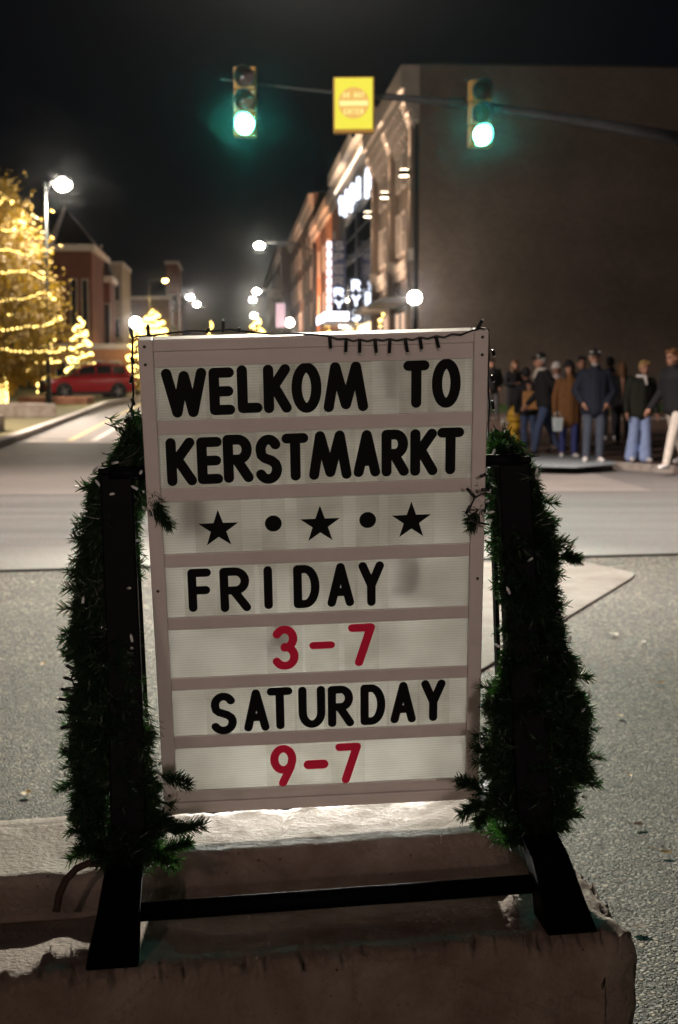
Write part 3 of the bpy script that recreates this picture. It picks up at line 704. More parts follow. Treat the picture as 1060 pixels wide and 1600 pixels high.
# ------------------------------------------------------------------ unseen flood lamp added on the rear ledge to light the sign from behind
fl_o = empty('added_flood_lamp', BO); fl_o.matrix_world = BM @ Matrix.Translation((0.02, 0.90, 0.004)); tag(fl_o, 'small flood lamp added unseen on the rear ledge to light the sign from behind', 'lamp')
m = MB(); m.box(-.34, .34, -.02, .03, .03, .13); m.build('case', M_black, fl_o, bevel=.006)
m = MB(); m.box(-.36, .36, -.01, .01, 0, .012); m.box(-.36, -.345, -.01, .01, .012, .09); m.box(.345, .36, -.01, .01, .012, .09); m.build('foot', M_black, fl_o)
m = MB(); m.box(-.32, .32, -.024, -.021, .045, .118); m.build('lens', emit('flood_lens_glow', (1.0, 0.95, 0.86), 6), fl_o)
fl = bpy.data.lights.new('added_flood_light', 'AREA'); fl.shape = 'RECTANGLE'; fl.size = .62; fl.size_y = .06; fl.energy = 13; fl.color = (1.0, .97, .90)
flo = bpy.data.objects.new('added_flood_light', fl); COL.objects.link(flo); flo.parent = fl_o; flo.location = (0, -.03, .085); flo.rotation_euler = (R(-106), 0, 0)

# ------------------------------------------------------------------ garlands of artificial fir
M_needle = leafy('fir_needle', (0.013, 0.034, 0.012), 0.32, (0.035, 0.13, 0.016), 0.45)
M_wire = surf('garland_wire', (0.02, 0.028, 0.014), (0.012, 0.016, 0.01), 20, 0.8)
def interp(tab, y):
    if y <= tab[0][0]: return tab[0][1:]
    for p, q in zip(tab, tab[1:]):
        if y <= q[0]:
            t = (y - p[0]) / (q[0] - p[0]); return tuple(p[i] + (q[i] - p[i]) * t for i in range(1, len(p)))
    return tab[-1][1:]
def sprig(m, wire, base, tip, nn, ln, rng):
    d = tip - base; L = d.length; d = d / L; o1 = d.orthogonal().normalized(); o2 = d.cross(o1)
    sag = Vector((0, 0, -0.12 * L))
    P = lambda t: base + d * L * t + sag * (t * t)
    wire.tube([P(0), P(.5), P(1)], 0.0012, 3, False)
    for i in range(nn):
        t = rng.uniform(0.12, 1.0); aa = rng.uniform(0, 2 * math.pi)
        fw_ = rng.uniform(0.55, 1.1); nd = (d * fw_ + (o1 * math.cos(aa) + o2 * math.sin(aa)) * rng.uniform(0.6, 1.0)).normalized()
        p = P(t); l = ln * rng.uniform(0.6, 1.1) * (1.0 if t < .85 else .8); w = nd.orthogonal().normalized() * 0.0014
        w = Matrix.Rotation(rng.uniform(0, 3.14), 3, nd) @ w
        q = p + nd * l
        m.quad(p - w, p + w, q + w * 0.35, q - w * 0.35)
def garland(tab, ytop, ybot, ap, ft, label, seed, n, extra, front=1000):
    rng = random.Random(seed)
    root = empty('fir_garland', (ap.x, ap.y, ap.z)); tag(root, label, 'garland', 'garlands on the sign stand')
    m = MB(); wire = MB()
    inv = Matrix.Translation(-Vector((ap.x, ap.y, ap.z)))
    def depth(y): t = max(0, min(1, (y - 1290) / 210)); return ap.y - 0.06 * min(1, (y - 738) / 560) + (ft.y - ap.y + 0.06) * t
    spine = []
    for i in range(40):
        y = ytop + (ybot - ytop) * i / 39; xl, xr = interp(tab, y); xc = (xl + xr) / 2 + (xr - xl) * 0.16 * math.sin(i * 1.1)
        spine.append(at_y(xc, y, depth(y) + 0.035 + 0.05 * math.cos(i * 1.1)))
    for i in range(n):
        y = rng.uniform(ytop, ybot); xl, xr = interp(tab, y)
        xl -= 26 * noise.noise(Vector((y * .036, seed, 0))) - 11; xr += 26 * noise.noise(Vector((y * .036, seed, 9))) - 11
        edge = rng.random()
        if edge < 0.2: x = xl + (xr - xl) * rng.uniform(0, 0.1)
        elif edge < 0.4: x = xr - (xr - xl) * rng.uniform(0, 0.1)
        else: x = rng.uniform(xl, xr)
        fx = (x - (xl + xr) / 2) / ((xr - xl) / 2 + 1e-6)
        lim = math.sqrt(max(0.05, 1 - fx * fx)) * 0.085
        dy = rng.uniform(-0.55, 1.0) * lim + 0.045 - (0.085 if y > front and rng.random() < .55 else 0)
        tip = at_y(x, y, depth(y) + dy)
        si = max(0, min(39, int((y - ytop) / (ybot - ytop) * 39 + rng.uniform(-4, 3))))
        dirn = (tip - spine[si]); l = rng.uniform(0.06, 0.10)
        dirn = (dirn.normalized() + Vector((rng.uniform(-.35, .35), rng.uniform(-.4, .2), rng.uniform(-.45, .45)))).normalized()
        sprig(m, wire, tip - dirn * l, tip - dirn * 0.012, rng.randint(52, 78), 0.029, rng)
    for i in range(70):
        y = rng.uniform(ytop + 15, ybot - 10); xl, xr = interp(tab, y); sd = rng.choice((-1, 1, seed % 4 - 2 if seed % 4 != 2 else 1)); sd = -1 if sd < 0 else 1
        x = (xl if sd < 0 else xr) - sd * 26; ang = rng.uniform(-.9, .7); l = rng.uniform(.05, .085); b_ = at_y(x, y, depth(y) + .04)
        sprig(m, wire, b_ - Vector((sd * .04, 0, 0)), b_ + Vector((sd * math.cos(ang), rng.uniform(-.3, .3), math.sin(ang))) * l * .55, 80, .028, rng)
    for (x0, y0, x1, y1, dd) in extra:
        for k in range(3):
            b_ = at_y(x0 + rng.uniform(-6, 6), y0 + rng.uniform(-6, 6), depth(y0) + dd); t_ = at_y(x1 + rng.uniform(-9, 9) * (k > 0), y1 + rng.uniform(-12, 12) * (k > 0), depth(y1) + dd - 0.02)
            sprig(m, wire, b_, t_, 90, 0.026, rng)
    wire.tube(spine, 0.006, 6)
    for q in (m, wire):
        q.v = [inv @ v for v in q.v]
    nd = m.build('needles', M_needle, root); nd['kind'] = 'stuff'
    wire.build('wire', M_wire, root)
    return root
TL = [(668, 200, 232), (700, 188, 240), (735, 147, 246), (770, 130, 246), (810, 118, 238), (830, 112, 226), (870, 112, 222), (900, 106, 214), (950, 100, 210), (1000, 102, 212), (1050, 108, 214), (1100, 108, 226), (1150, 98, 246), (1200, 94, 256), (1250, 96, 262), (1290, 102, 268), (1330, 114, 262), (1352, 150, 250)]
TR = [(697, 766, 798), (715, 762, 815), (735, 758, 842), (765, 756, 846), (785, 754, 866), (830, 762, 878), (868, 770, 894), (885, 774, 882), (905, 776, 868), (955, 778, 886), (1000, 778, 898), (1050, 770, 914), (1085, 754, 930), (1110, 750, 924), (1160, 746, 942), (1200, 742, 938), (1240, 744, 928), (1275, 752, 902), (1312, 776, 872)]
garland(TL, 668, 1352, apL, FL, 'dark green fir garland wrapped round the left post of the stand', 5, 1300,
        [(225, 790, 262, 818, 0.0), (225, 740, 258, 800, 0.0), (245, 1215, 293, 1214, -0.02), (250, 1300, 318, 1285, -0.03), (250, 1330, 298, 1312, -0.03), (240, 1335, 272, 1352, -0.03), (240, 1270, 283, 1296, -0.02), (222, 705, 212, 668, 0.02)])
garland(TR, 697, 1312, apR, FR_, 'dark green fir garland wrapped round the right post of the stand', 9, 1350,
        [(765, 775, 733, 812, 0.0), (770, 760, 738, 765, 0.0), (760, 1240, 717, 1212, -0.03), (762, 1250, 726, 1262, -0.03), (765, 1265, 745, 1285, -0.03), (870, 870, 904, 870, 0.03), (780, 722, 786, 692, 0.03)], 830)

# ------------------------------------------------------------------ string lights on the sign and in the garland
sl_root = empty('string_light', SPOS); sl_root.matrix_world = SM4
tag(sl_root, 'black cable of small unlit bulbs draped over the sign top', 'string light')
def SP_(px, py, y=-0.006): v = loc(px, py); return Vector((v.x, y, v.z))
top_pts = [(204, 660, .02), (208, 620, .02), (206, 570, .02), (207, 532, .02), (214, 529, .02), (240, 526, .01), (262, 524.5, .02), (300, 522, .03), (330, 521, .02), (360, 520, .03), (395, 521, .01), (425, 522, 0.0), (470, 523, .01), (512, 524, -.004), (528, 529, -.006), (541, 528, -.006), (552, 532, -.006), (562, 529, -.006), (574, 532, -.006), (586, 529, -.006), (598, 531, -.006), (608, 528.5, -.006), (620, 531, -.006), (633, 528, -.006), (645, 530, -.006), (656, 526, -.006), (668, 528, -.006), (681, 524, -.006), (694, 526, -.006), (706, 521, -.006), (720, 522, -.006), (735, 517.5, 0), (752, 515, .01), (766, 518, .02), (768, 560, .03), (766, 600, .03), (769, 640, .03), (766, 690, .03)]
m = MB(); pl = [SP_(*p) for p in top_pts]; m.tube(pl, 0.0021, 6); m.build('cable', M_cable, sl_root, smooth=True)
def bulb(x0, y0, x1, y1, y=-0.007, parent=None, T=None):
    a_ = SP_(x0, y0, y); b_ = SP_(x1, y1, y)
    m = MB(); d = (b_ - a_); m.tube([a_, a_ + d * .15, a_ + d * .85], [0.0028, 0.0036, 0.0034], 8)
    o = m.build('bulb', M_cable, sl_root, smooth=True)
    m = MB(); m.tube([a_ + d * .85, a_ + d * .95, b_], [0.0030, 0.0026, 0.0010], 8); m.build('bulb_tip', M_led, o, smooth=True)
for q in [(515, 525, 517, 546), (541, 529, 540, 552), (562, 530, 562, 553), (586, 530, 588, 553), (609, 530, 608, 554), (633, 529, 637, 552), (656, 528, 659, 547), (681, 525, 686, 545), (706, 522, 712, 539), (729, 518, 736, 532), (747, 517, 757, 500), (207, 530, 202, 512), (232, 527, 231, 508), (349, 521, 349, 500), (322, 522, 328, 514), (374, 521, 374, 513), (205, 560, 209, 572), (207, 590, 203, 602), (206, 625, 210, 637), (769, 545, 772, 556), (767, 585, 771, 596), (768, 625, 771, 640), (205, 655, 192, 662)]:
    bulb(*q, y=0.012 if q[1] < 524 or q[0] < 240 else -0.007)
g2 = empty('string_light', (FL.x, FL.y, FL.z)); tag(g2, 'black bulb cable hanging out of the left garland edge', 'string light')
lp = []; dl = lambda y: apL.y - 0.05
m = MB(); pts = [(170, 1000), (130, 1030), (118, 1045), (112, 1060), (118, 1075), (115, 1095), (122, 1115), (112, 1130), (120, 1150), (108, 1170), (112, 1200), (140, 1230)]
g2i = Matrix.Translation(-FL)
m.tube([g2i @ at_y(x, y, dl(y) - 0.01) for x, y in pts], 0.0020, 6); m.build('cable', M_cable, g2, smooth=True)
for x0, y0, x1, y1 in [(118, 1047, 101, 1038), (113, 1062, 98, 1058), (116, 1080, 92, 1076), (114, 1096, 88, 1091), (120, 1114, 86, 1112), (114, 1132, 92, 1139), (128, 1090, 142, 1094), (112, 1172, 98, 1168), (170, 985, 158, 980)]:
    a_ = g2i @ at_y(x0, y0, dl(y0) - 0.01); b_ = g2i @ at_y(x1, y1, dl(y1) - 0.012); d = b_ - a_
    mm = MB(); mm.tube([a_, a_ + d * .2, a_ + d * .85], [0.0028, 0.0036, 0.0034], 8); o = mm.build('bulb', M_cable, g2, smooth=True)
    mm = MB(); mm.tube([a_ + d * .85, b_], [0.0030, 0.0010], 8); mm.build('bulb_tip', M_led, o, smooth=True)
g3 = empty('string_light', (FR_.x, FR_.y, FR_.z)); tag(g3, 'bulbs on black cable poking out of the right garland beside the sign', 'string light')
g3i = Matrix.Translation(-FR_); dr = lambda y: apR.y - 0.06
m = MB(); m.tube([g3i @ at_y(x, y, dr(y) - 0.02) for x, y in [(775, 770), (752, 772), (742, 778), (735, 792), (729, 802), (740, 815), (765, 820)]], 0.0022, 6); m.build('cable', M_cable, g3, smooth=True)
for x0, y0, x1, y1 in [(742, 777, 727, 760), (735, 790, 727, 806), (750, 745, 762, 740), (752, 765, 768, 766), (768, 1185, 760, 1178), (880, 1020, 890, 1016), (868, 960, 876, 952)]:
    a_ = g3i @ at_y(x0, y0, dr(y0) - 0.02); b_ = g3i @ at_y(x1, y1, dr(y1) - 0.022); d = b_ - a_
    mm = MB(); mm.tube([a_, a_ + d * .2, a_ + d * .85], [0.0028, 0.0036, 0.0034], 8); o = mm.build('bulb', M_cable, g3, smooth=True)
    mm = MB(); mm.tube([a_ + d * .85, b_], [0.0030, 0.0010], 8); mm.build('bulb_tip', M_led, o, smooth=True)

# small clear bulb tips all through both garlands
bm_ = MB(); bm_.tube([(0, 0, 0), (0, 0, .012), (0, 0, .017)], [.0030, .0030, .0008], 8); tip_me = bm_.mesh('bulb_tip', True); tip_me.materials.append(M_led)
rng = random.Random(77)
for tab, y0, y1, g_, gi, dep in ((TL, 690, 1340, g2, g2i, apL.y - .04), (TR, 705, 1305, g3, g3i, apR.y - .04)):
    for i in range(46):
        y = rng.uniform(y0, y1); xl, xr = interp(tab, y); x = rng.choice((rng.uniform(xl, xl + 22), rng.uniform(xr - 22, xr), rng.uniform(xl, xr)))
        o = bpy.data.objects.new('bulb_tip', tip_me); COL.objects.link(o); o.parent = g_; o.location = gi @ at_y(x, y, dep + rng.uniform(-.05, .07)); o.rotation_euler = (rng.uniform(-1.5, 1.5), rng.uniform(-1.5, 1.5), 0)

# ------------------------------------------------------------------ fallen leaves and scraps on the asphalt
M_leafy = surf('yellow_leaf', (0.62, 0.40, 0.05), (0.42, 0.22, 0.04), 30, 0.6)
M_leafb = surf('brown_leaf', (0.22, 0.11, 0.05), (0.12, 0.06, 0.03), 30, 0.7)
M_pale = surf('pale_leaf', (0.60, 0.56, 0.48), (0.45, 0.42, 0.36), 30, 0.7)
leaves = [(66, 1043, .05, M_leafy, 'orange leaf on the asphalt left of the left garland'), (38, 1249, .06, M_leafy, 'yellow leaf on the asphalt just above the block at left'),
          (56, 913, .045, M_pale, 'pale leaf near the road seam at left'), (966, 1122, .05, M_leafy, 'yellow leaf with a curled stem right of the right garland'),
          (965, 997, .08, M_pale, 'crumpled pale leaf right of the slab corner'), (1006, 1008, .055, M_pale, 'small pale leaf farther right than the crumpled one'),
          (1040, 1072, .05, M_leafy, 'yellow leaf near the right edge of the asphalt'), (1008, 1294, .055, M_leafb, 'brown leaf standing up on the asphalt right of the block'),
          (1052, 1340, .05, M_leafy, 'orange leaf at the right edge beside the brown one'), (1052, 1027, .045, M_leafb, 'reddish leaf at the far right of the asphalt'), (986, 1218, .03, M_leafy, 'tiny yellow leaf in the coarse asphalt at right'),
          (92, 950, .06, M_leafb, 'dark leaf below the road seam left of the garland'), (985, 1456, .06, M_pale, 'white paper scrap beside the right end of the block')]
for i, (x, y, s, mt, lab) in enumerate(leaves):
    p = on_ground(x, y); m = MB(); rng = random.Random(i + 3); ang = rng.uniform(0, 6.28)
    prof = [(0, 0), (.18, .35), (.42, .42), (.68, .30), (1, 0)]; pts_u = []; pts_l = []
    for (t, w) in prof:
        c = 0.35 * (t - .5) ** 2 + 0.1 * t
        pts_u.append(Vector((t * s, w * s * .8, 0.012 + s * (c + .22 * w)))); pts_l.append(Vector((t * s, -w * s * .8, 0.012 + s * (c + .30 * w))))
    mid = [Vector((t * s, 0, 0.012 + s * (0.35 * (t - .5) ** 2 + .1 * t))) for t, w in prof]
    for j in range(4):
        m.quad(mid[j], mid[j + 1], pts_u[j + 1], pts_u[j]); m.quad(mid[j + 1], mid[j], pts_l[j], pts_l[j + 1])
    m.tube([mid[-1], mid[-1] + Vector((s * .4, s * .08, s * .22)), mid[-1] + Vector((s * .75, s * .2, s * .10))], 0.0012, 5)
    o = m.build('fallen_leaf' if 'scrap' not in lab else 'paper_scrap', mt, smooth=True); o.location = p; o.rotation_euler = (0, 0, ang)
    tag(o, lab, 'leaf' if 'scrap' not in lab else 'paper', 'fallen leaves on the asphalt' if 'scrap' not in lab else None)

# ------------------------------------------------------------------ traffic signals on a mast arm over the crossing
SIG_Y = 23.5
def SG(px, py, Y=SIG_Y): return at_y(px, py, Y)
M_sigy = surf('signal_yellow', (0.30, 0.17, 0.03), (0.22, 0.13, 0.022), 6, 0.5)
M_visor = surf('signal_visor_black', (0.015, 0.02, 0.018), (0.01, 0.012, 0.011), 6, 0.5)
M_lensr = surf('unlit_red_lens', (0.06, 0.01, 0.008), None, 6, 0.2); M_lensa = surf('unlit_amber_lens', (0.09, 0.045, 0.008), None, 6, 0.2)
M_green = emit('lit_green_lens', (0.10, 1.0, 0.74), 110.0, True)
arm = empty('mast_arm', (8.0, 28.0, 0.0)); tag(arm, 'grey steel mast arm reaching over the crossing with the signals', 'mast arm')
pa = [(345, 124), (400, 131), (470, 139), (520, 144), (590, 150), (650, 155), (700, 160), (760, 167), (830, 177), (900, 188), (970, 200), (1060, 216)]
pts = [SG(x, y) for x, y in pa]; rad = [0.013, 0.016, 0.020, 0.026, 0.048, 0.055, 0.060, 0.066, 0.074, 0.082, 0.090, 0.10]
pts += [Vector((6.0, 25.3, 4.75)), Vector((7.2, 26.8, 4.2)), Vector((8.0, 28.0, 3.7))]; rad += [0.108, 0.115, 0.12]
off = Vector((8.0, 28.0, 0.0))
m = MB(); m.tube([p - off for p in pts], rad, 14); m.build('arm', M_steel, arm, smooth=True)
m = MB(); m.lathe([(0.20, 0.1), (0.19, 0.5), (0.17, 5.2), (0.16, 5.4), (0.05, 5.5)], 16); m.build('pole', M_steel, arm, smooth=True)
m = MB(); m.lathe([(0.30, 0.115), (0.30, 0.2), (0.22, 0.3)], 12); m.build('base_plate', M_steel, arm)
m = MB(); c = SG(713, 161) - off; m.tube([c + Vector((-.13, 0, 0)), c + Vector((.13, 0, 0))], 0.085, 12); m.build('arm_collar', M_visor, arm)
def signal(px, ytop, ybot, rz, label, armz):
    c = SG(px, (ytop + ybot) / 2, SIG_Y - 0.22); h = SG(px, ytop).z - SG(px, ybot).z
    root = empty('traffic_light', c, rz); tag(root, label, 'traffic light', 'traffic signals over the crossing')
    w = 0.335; sec = h / 3
    for k in range(3):
        zc = h / 2 - sec * (k + .5)
        m = MB(); m.box(-w / 2, w / 2, -0.02, 0.18, zc - sec / 2 + .004, zc + sec / 2 - .004); b_ = m.build('housing_section', M_sigy, root, bevel=0.02)
        m = MB(); P = [(0.138 * math.cos(R(15 * i)), -0.026 - 0.0, zc + 0.138 * math.sin(R(15 * i))) for i in range(24)]
        cc = (0, -0.055, zc)
        for i in range(24): m.tri(cc, P[i], P[(i + 1) % 24])
        m.build('lens', (M_lensr, M_lensa, M_green)[k], b_, smooth=True)
        m = MB()     # tunnel visor, open below
        n = 22
        for i in range(n):
            a0 = R(-50 + 280 * i / n); a1 = R(-50 + 280 * (i + 1) / n)
            def vp(r_, aa, y):
                return (r_ * math.cos(aa), y, zc + r_ * math.sin(aa))
            def fr(aa): return -0.06 - 0.20 * (0.35 + 0.65 * max(0, math.sin(aa)))
            m.quad(vp(.150, a0, -.022), vp(.150, a1, -.022), vp(.150, a1, fr(a1)), vp(.150, a0, fr(a0)))
            m.quad(vp(.144, a1, -.022), vp(.144, a0, -.022), vp(.144, a0, fr(a0)), vp(.144, a1, fr(a1)))
            m.quad(vp(.150, a0, fr(a0)), vp(.150, a1, fr(a1)), vp(.144, a1, fr(a1)), vp(.144, a0, fr(a0)))
        m.build('visor', M_visor, b_, smooth=True)
    m = MB(); m.box(-0.03, 0.03, 0.181, 0.30, -0.42, 0.42); m.box(-0.05, 0.05, 0.16, 0.26, armz - c.z - 0.06, armz - c.z + 0.06); m.build('bracket', M_steel, root, bevel=0.005)
    for k in (1, 0): pass
    gl = bpy.data.lights.new('green_signal_glow', 'SPOT'); gl.energy = 360; gl.color = (0.06, 1.0, 0.78); gl.shadow_soft_size = 0.10; gl.spot_size = R(130); gl.spot_blend = .5
    go = bpy.data.objects.new('green_signal_glow', gl); COL.objects.link(go); go.parent = root; go.location = (0, -0.30, -h / 2 + sec / 2); go.rotation_euler = (R(-90), 0, 0)
    return root
signal(383, 104, 213, R(-2), 'left traffic light showing green on the mast arm', SG(383, 129).z)
signal(752, 125, 230, R(9), 'right traffic light showing green in front of the blank wall', SG(752, 166).z)
# illuminated do-not-enter box
c = SG(553, 163, SIG_Y - 0.2); root = empty('lit_sign_box', c, R(-3)); tag(root, 'glowing yellow DO NOT ENTER box sign on the mast arm', 'road sign')
m = MB(); m.box(-.305, .305, 0.0, 0.17, -.415, .405); m.build('box', surf('orange_sign_case', (0.50, 0.28, 0.04), (0.4, 0.22, 0.03), 5, 0.5), root, bevel=0.012)
m = MB(); m.box(-.282, .282, -0.006, 0.001, -.36, .385); face = m.build('face', emit('sign_face_glow', (0.90, 0.80, 0.075), 1.05, True), root)
m = MB()
for i in range(40):
    a0, a1 = R(9 * i), R(9 * i + 9); m.tri((0, -.009, 0.02), (.232 * math.cos(a1), -.009, .02 + .232 * math.sin(a1)), (.232 * math.cos(a0), -.009, .02 + .232 * math.sin(a0)))
m.build('disc', emit('sign_disc_glow', (0.90, 0.52, 0.13), 1.0), face)
m = MB(); m.box(-.212, .212, -.014, -.0095, -.022, .052); m.build('bar', emit('sign_bar_glow', (1.0, 0.88, 0.34), 1.15), face)
def flat_text(txt, cx, cz, h, wch, gap, hw, y, mat, name, parent):
    n = len(txt); tot = n * wch + (n - 1) * gap; x = cx - tot / 2; m = MB()
    for ch in txt:
        if ch != ' ':
            g = glyph(ch, wch, h, hw, y, 0.002)
            for v in g.v: v.x += x; v.z += cz - h / 2
            g.build(name, mat, parent)
        x += wch + gap
G['N'] = [[(0, 0), (0, 1)], [(0, 1), (1, 0)], [(1, 0), (1, 1)]]
M_dne = emit('sign_text_glow', (1.0, 0.84, 0.30), 1.1)
flat_text('DO NOT', 0, 0.135, 0.085, 0.042, 0.014, 0.008, -.012, M_dne, 'letter', face)
flat_text('ENTER', 0, -0.105, 0.085, 0.046, 0.016, 0.008, -.012, M_dne, 'letter', face)
m = MB(); m.box(-0.04, 0.04, 0.171, 0.30, -.1, .2); m.build('bracket', M_steel, root); m = MB(); m.ball((-.01, .06, -.45), .035, 10, 6); m.build('photo_sensor', M_visor, root, smooth=True)

# ------------------------------------------------------------------ buildings
M_wall1 = brick_mat('painted_brown_brick', (0.26, 0.20, 0.16), (0.21, 0.165, 0.134), (0.15, 0.12, 0.10))
M_trim = surf('stone_trim', (0.46, 0.40, 0.35), (0.36, 0.31, 0.27), 2, 0.8, 0.3, 20)
M_brickr = brick_mat('red_brick', (0.20, 0.060, 0.036), (0.17, 0.05, 0.03), (0.13, 0.10, 0.08))
M_bricko = brick_mat('orange_brick', (0.40, 0.17, 0.08), (0.34, 0.14, 0.065), (0.28, 0.2, 0.15))
M_brickd = brick_mat('dark_brick', (0.17, 0.11, 0.08), (0.14, 0.09, 0.07), (0.11, 0.09, 0.08))
M_grey = surf('dark_cladding', (0.13, 0.12, 0.115), (0.09, 0.085, 0.08), 1.0, 0.6)
M_tan = surf('tan_render', (0.33, 0.25, 0.18), (0.26, 0.20, 0.14), 0.7, 0.85)
M_pane = glass_dark('night_window')
M_warm = emit('shop_window_glow', (1.0, 0.74, 0.46), 2.6)
M_warm2 = emit('lit_window_glow', (1.0, 0.62, 0.30), 0.9)
M_white_l = emit('white_letter_glow', (0.78, 0.84, 1.0), 2.6)
M_dim_l = emit('dim_letter_glow', (0.62, 0.52, 0.46), 0.30)
M_roofd = surf('dark_roof', (0.05, 0.048, 0.046), (0.03, 0.03, 0.03), 1.5, 0.8)
M_fix = surf('lamp_metal', (0.04, 0.04, 0.042), (0.03, 0.03, 0.03), 5, 0.5)
def broot(name, lat, s, label, cat='building', group=None):
    o = empty(name, st(lat, s), -SYAW); return tag(o, label, cat, group)
def bwin(root, s0, s1, z0, z1, side, pane=None, trim=None):
    # window on the street facade; local x<0 (side -1) is out of the wall on the right-hand side of the street
    m = MB(); d = 0.10; t = 0.14
    X = lambda a_: side * a_
    for (a0, a1, b0, b1) in ((s0 - t, s0, z0 - t, z1 + t), (s1, s1 + t, z0 - t, z1 + t), (s0, s1, z1, z1 + t), (s0, s1, z0 - t, z0)):
        m.box(min(X(0), X(d)), max(X(0), X(d)), a0, a1, b0, b1)
    m.box(min(X(0), X(.06)), max(X(0), X(.06)), s0, s1, (z0 + z1) / 2 - .04, (z0 + z1) / 2 + .04)
    w = m.build('window', trim or M_trim, root)
    m = MB(); m.box(min(X(-.02), X(.025)), max(X(-.02), X(.025)), s0, s1, z0, z1); m.build('pane', pane or M_pane, w)
    return w
# 1: corner building with blank side wall
b1 = broot('corner_building', 7.9, 65.0, 'three storey corner building with blank side wall, pilasters and cornice')
LEN1 = 19.4; H1 = 13.5
m = MB(); m.box(0, 34, 0, LEN1, 0, H1); m.build('wall', M_wall1, b1, uv=True)
m = MB(); m.box(-0.05, 34.1, -0.04, 0.34, H1 + .80, H1 + .88); m.build('coping', M_roofd, b1)
m = MB(); m.box(0.0, 34, 0.0, 0.30, H1, H1 + .80); m.build('parapet', M_wall1, b1, uv=True)
for (z0, z1, d) in ((12.0, 12.45, 0.28), (12.45, 12.9, 0.45), (12.9, 13.35, 0.62), (13.35, 14.30, 0.80)):
    m = MB(); m.box(-d, 0.0, -0.05, LEN1 + .02, z0, z1); m.build('cornice', M_trim, b1, bevel=0.03)
for k in range(16):
    s = 0.3 + k * 1.25; m = MB(); m.prism([(-.30, s, 12.0), (-.62, s, 12.88), (-.02, s, 12.88), (-.02, s, 11.5)], (0, .28, 0)); m.build('bracket', M_trim, b1)
for s0 in (0.75, 9.3, 18.6):
    m = MB(); m.box(-0.28, 0, s0, s0 + 1.1, 0.0, 11.98); m.build('pilaster', M_wall1, b1, uv=True)
    m = MB(); m.box(-0.36, 0, s0 - .08, s0 + 1.18, 6.25, 6.75); m.build('pilaster_band', M_trim, b1, bevel=0.02)
for (a0, a1) in ((1.85, 9.3), (10.4, 18.6)):
    m = MB(); m.box(-0.22, 0, a0, a1, 6.1, 6.5); m.box(-0.14, 0, a0, a1, 5.7, 6.1); m.build('belt_course', M_trim, b1, bevel=0.02)
    for i in range(3):
        s = a0 + 0.55 + i * 2.35
        bwin(b1, s, s + 1.25, 7.0, 8.7, -1); bwin(b1, s, s + 1.25, 10.0, 11.5, -1)
    for i in range(3):
        s = a0 + 0.3 + i * 2.4; bwin(b1, s, s + 1.9, 0.9, 4.2, -1, emit('entrance_glow', (1.0, 0.66, 0.46), 1.1))
    m = MB(); m.box(-1.4, 0, a0 + .2, a1 - .2, 4.5, 4.72); m.build('canopy', M_grey, b1)
m = MB(); m.tube([(-.10, 0.35, 0.1), (-.10, 0.35, 11.9)], 0.09, 8); m.build('drain_pipe', M_fix, b1)
def sconce(root, s, z, x=-0.28):
    m = MB(); m.box(x - .42, x - .01, s - .16, s + .16, z - .12, z + .12); o = m.build('sconce', M_fix, root, bevel=0.01)
    m = MB(); m.box(x - .40, x - .06, s - .15, s + .15, z + .122, z + .14); m.build('lens', emit('sconce_glow', (1.0, 0.80, 0.55), 14), o)
    m = MB(); m.box(x - .40, x - .06, s - .15, s + .15, z - .14, z - .122); m.build('lens', MATS['sconce_glow'], o)
    for up in (1, -1):
        l = bpy.data.lights.new('sconce_light', 'SPOT'); l.energy = 1500 if up > 0 else 900; l.color = (1.0, 0.72, 0.50); l.spot_size = R(46); l.spot_blend = 0.9; l.shadow_soft_size = 0.05
        q = bpy.data.objects.new('sconce_light', l); COL.objects.link(q); q.parent = o; q.location = (x - .20, s, z + up * .16); q.rotation_euler = (R(180) if up > 0 else 0, 0, 0)
for s0 in (1.3, 9.85, 19.15): sconce(b1, s0, 10.0)
# uplight for the cornice
for s0 in (3.5, 13.0):
    l = bpy.data.lights.new('cornice_light', 'SPOT'); l.energy = 420; l.color = (1.0, 0.80, 0.64); l.spot_size = R(100); l.spot_blend = 0.9; l.shadow_soft_size = .1
    q = bpy.data.objects.new('cornice_light', l); COL.objects.link(q); q.parent = b1; q.location = (-4.2, s0 - 3, 5.0); q.rotation_euler = (R(180), R(-28), 0)
# 2: cinema building with lit letters and blade signs
b2 = broot('cinema_building', 7.9, 84.6, 'dark cinema building with lit letters high on its front')
m = MB(); m.box(0.05, 26, 0, 30.5, 0, 15.2); m.build('wall', M_grey, b2, uv=True)
for z0, z1, d in ((14.7, 15.1, .35), (15.1, 15.9, .75)):
    m = MB(); m.box(-d, .05, 0.3, 30.5, z0, z1); m.build('lit_cornice', surf('cream_cornice', (0.62, 0.52, 0.42), (0.55, 0.46, 0.37), 2, 0.8), b2)
m = MB(); m.box(-.30, -.24, 0.8, 30, 14.45, 14.58); m.build('cornice_strip_light', emit('cornice_strip_glow', (1.0, 0.80, 0.62), 3.2), b2)
for (s0, s1, z0, z1) in ((2, 12.5, 5.2, 8.6), (13.2, 23, 5.2, 8.6), (2, 12.5, 9.0, 11.4), (13.2, 23, 9.0, 11.4)):
    bwin(b2, s0, s1, z0, z1, -1, None, M_fix)
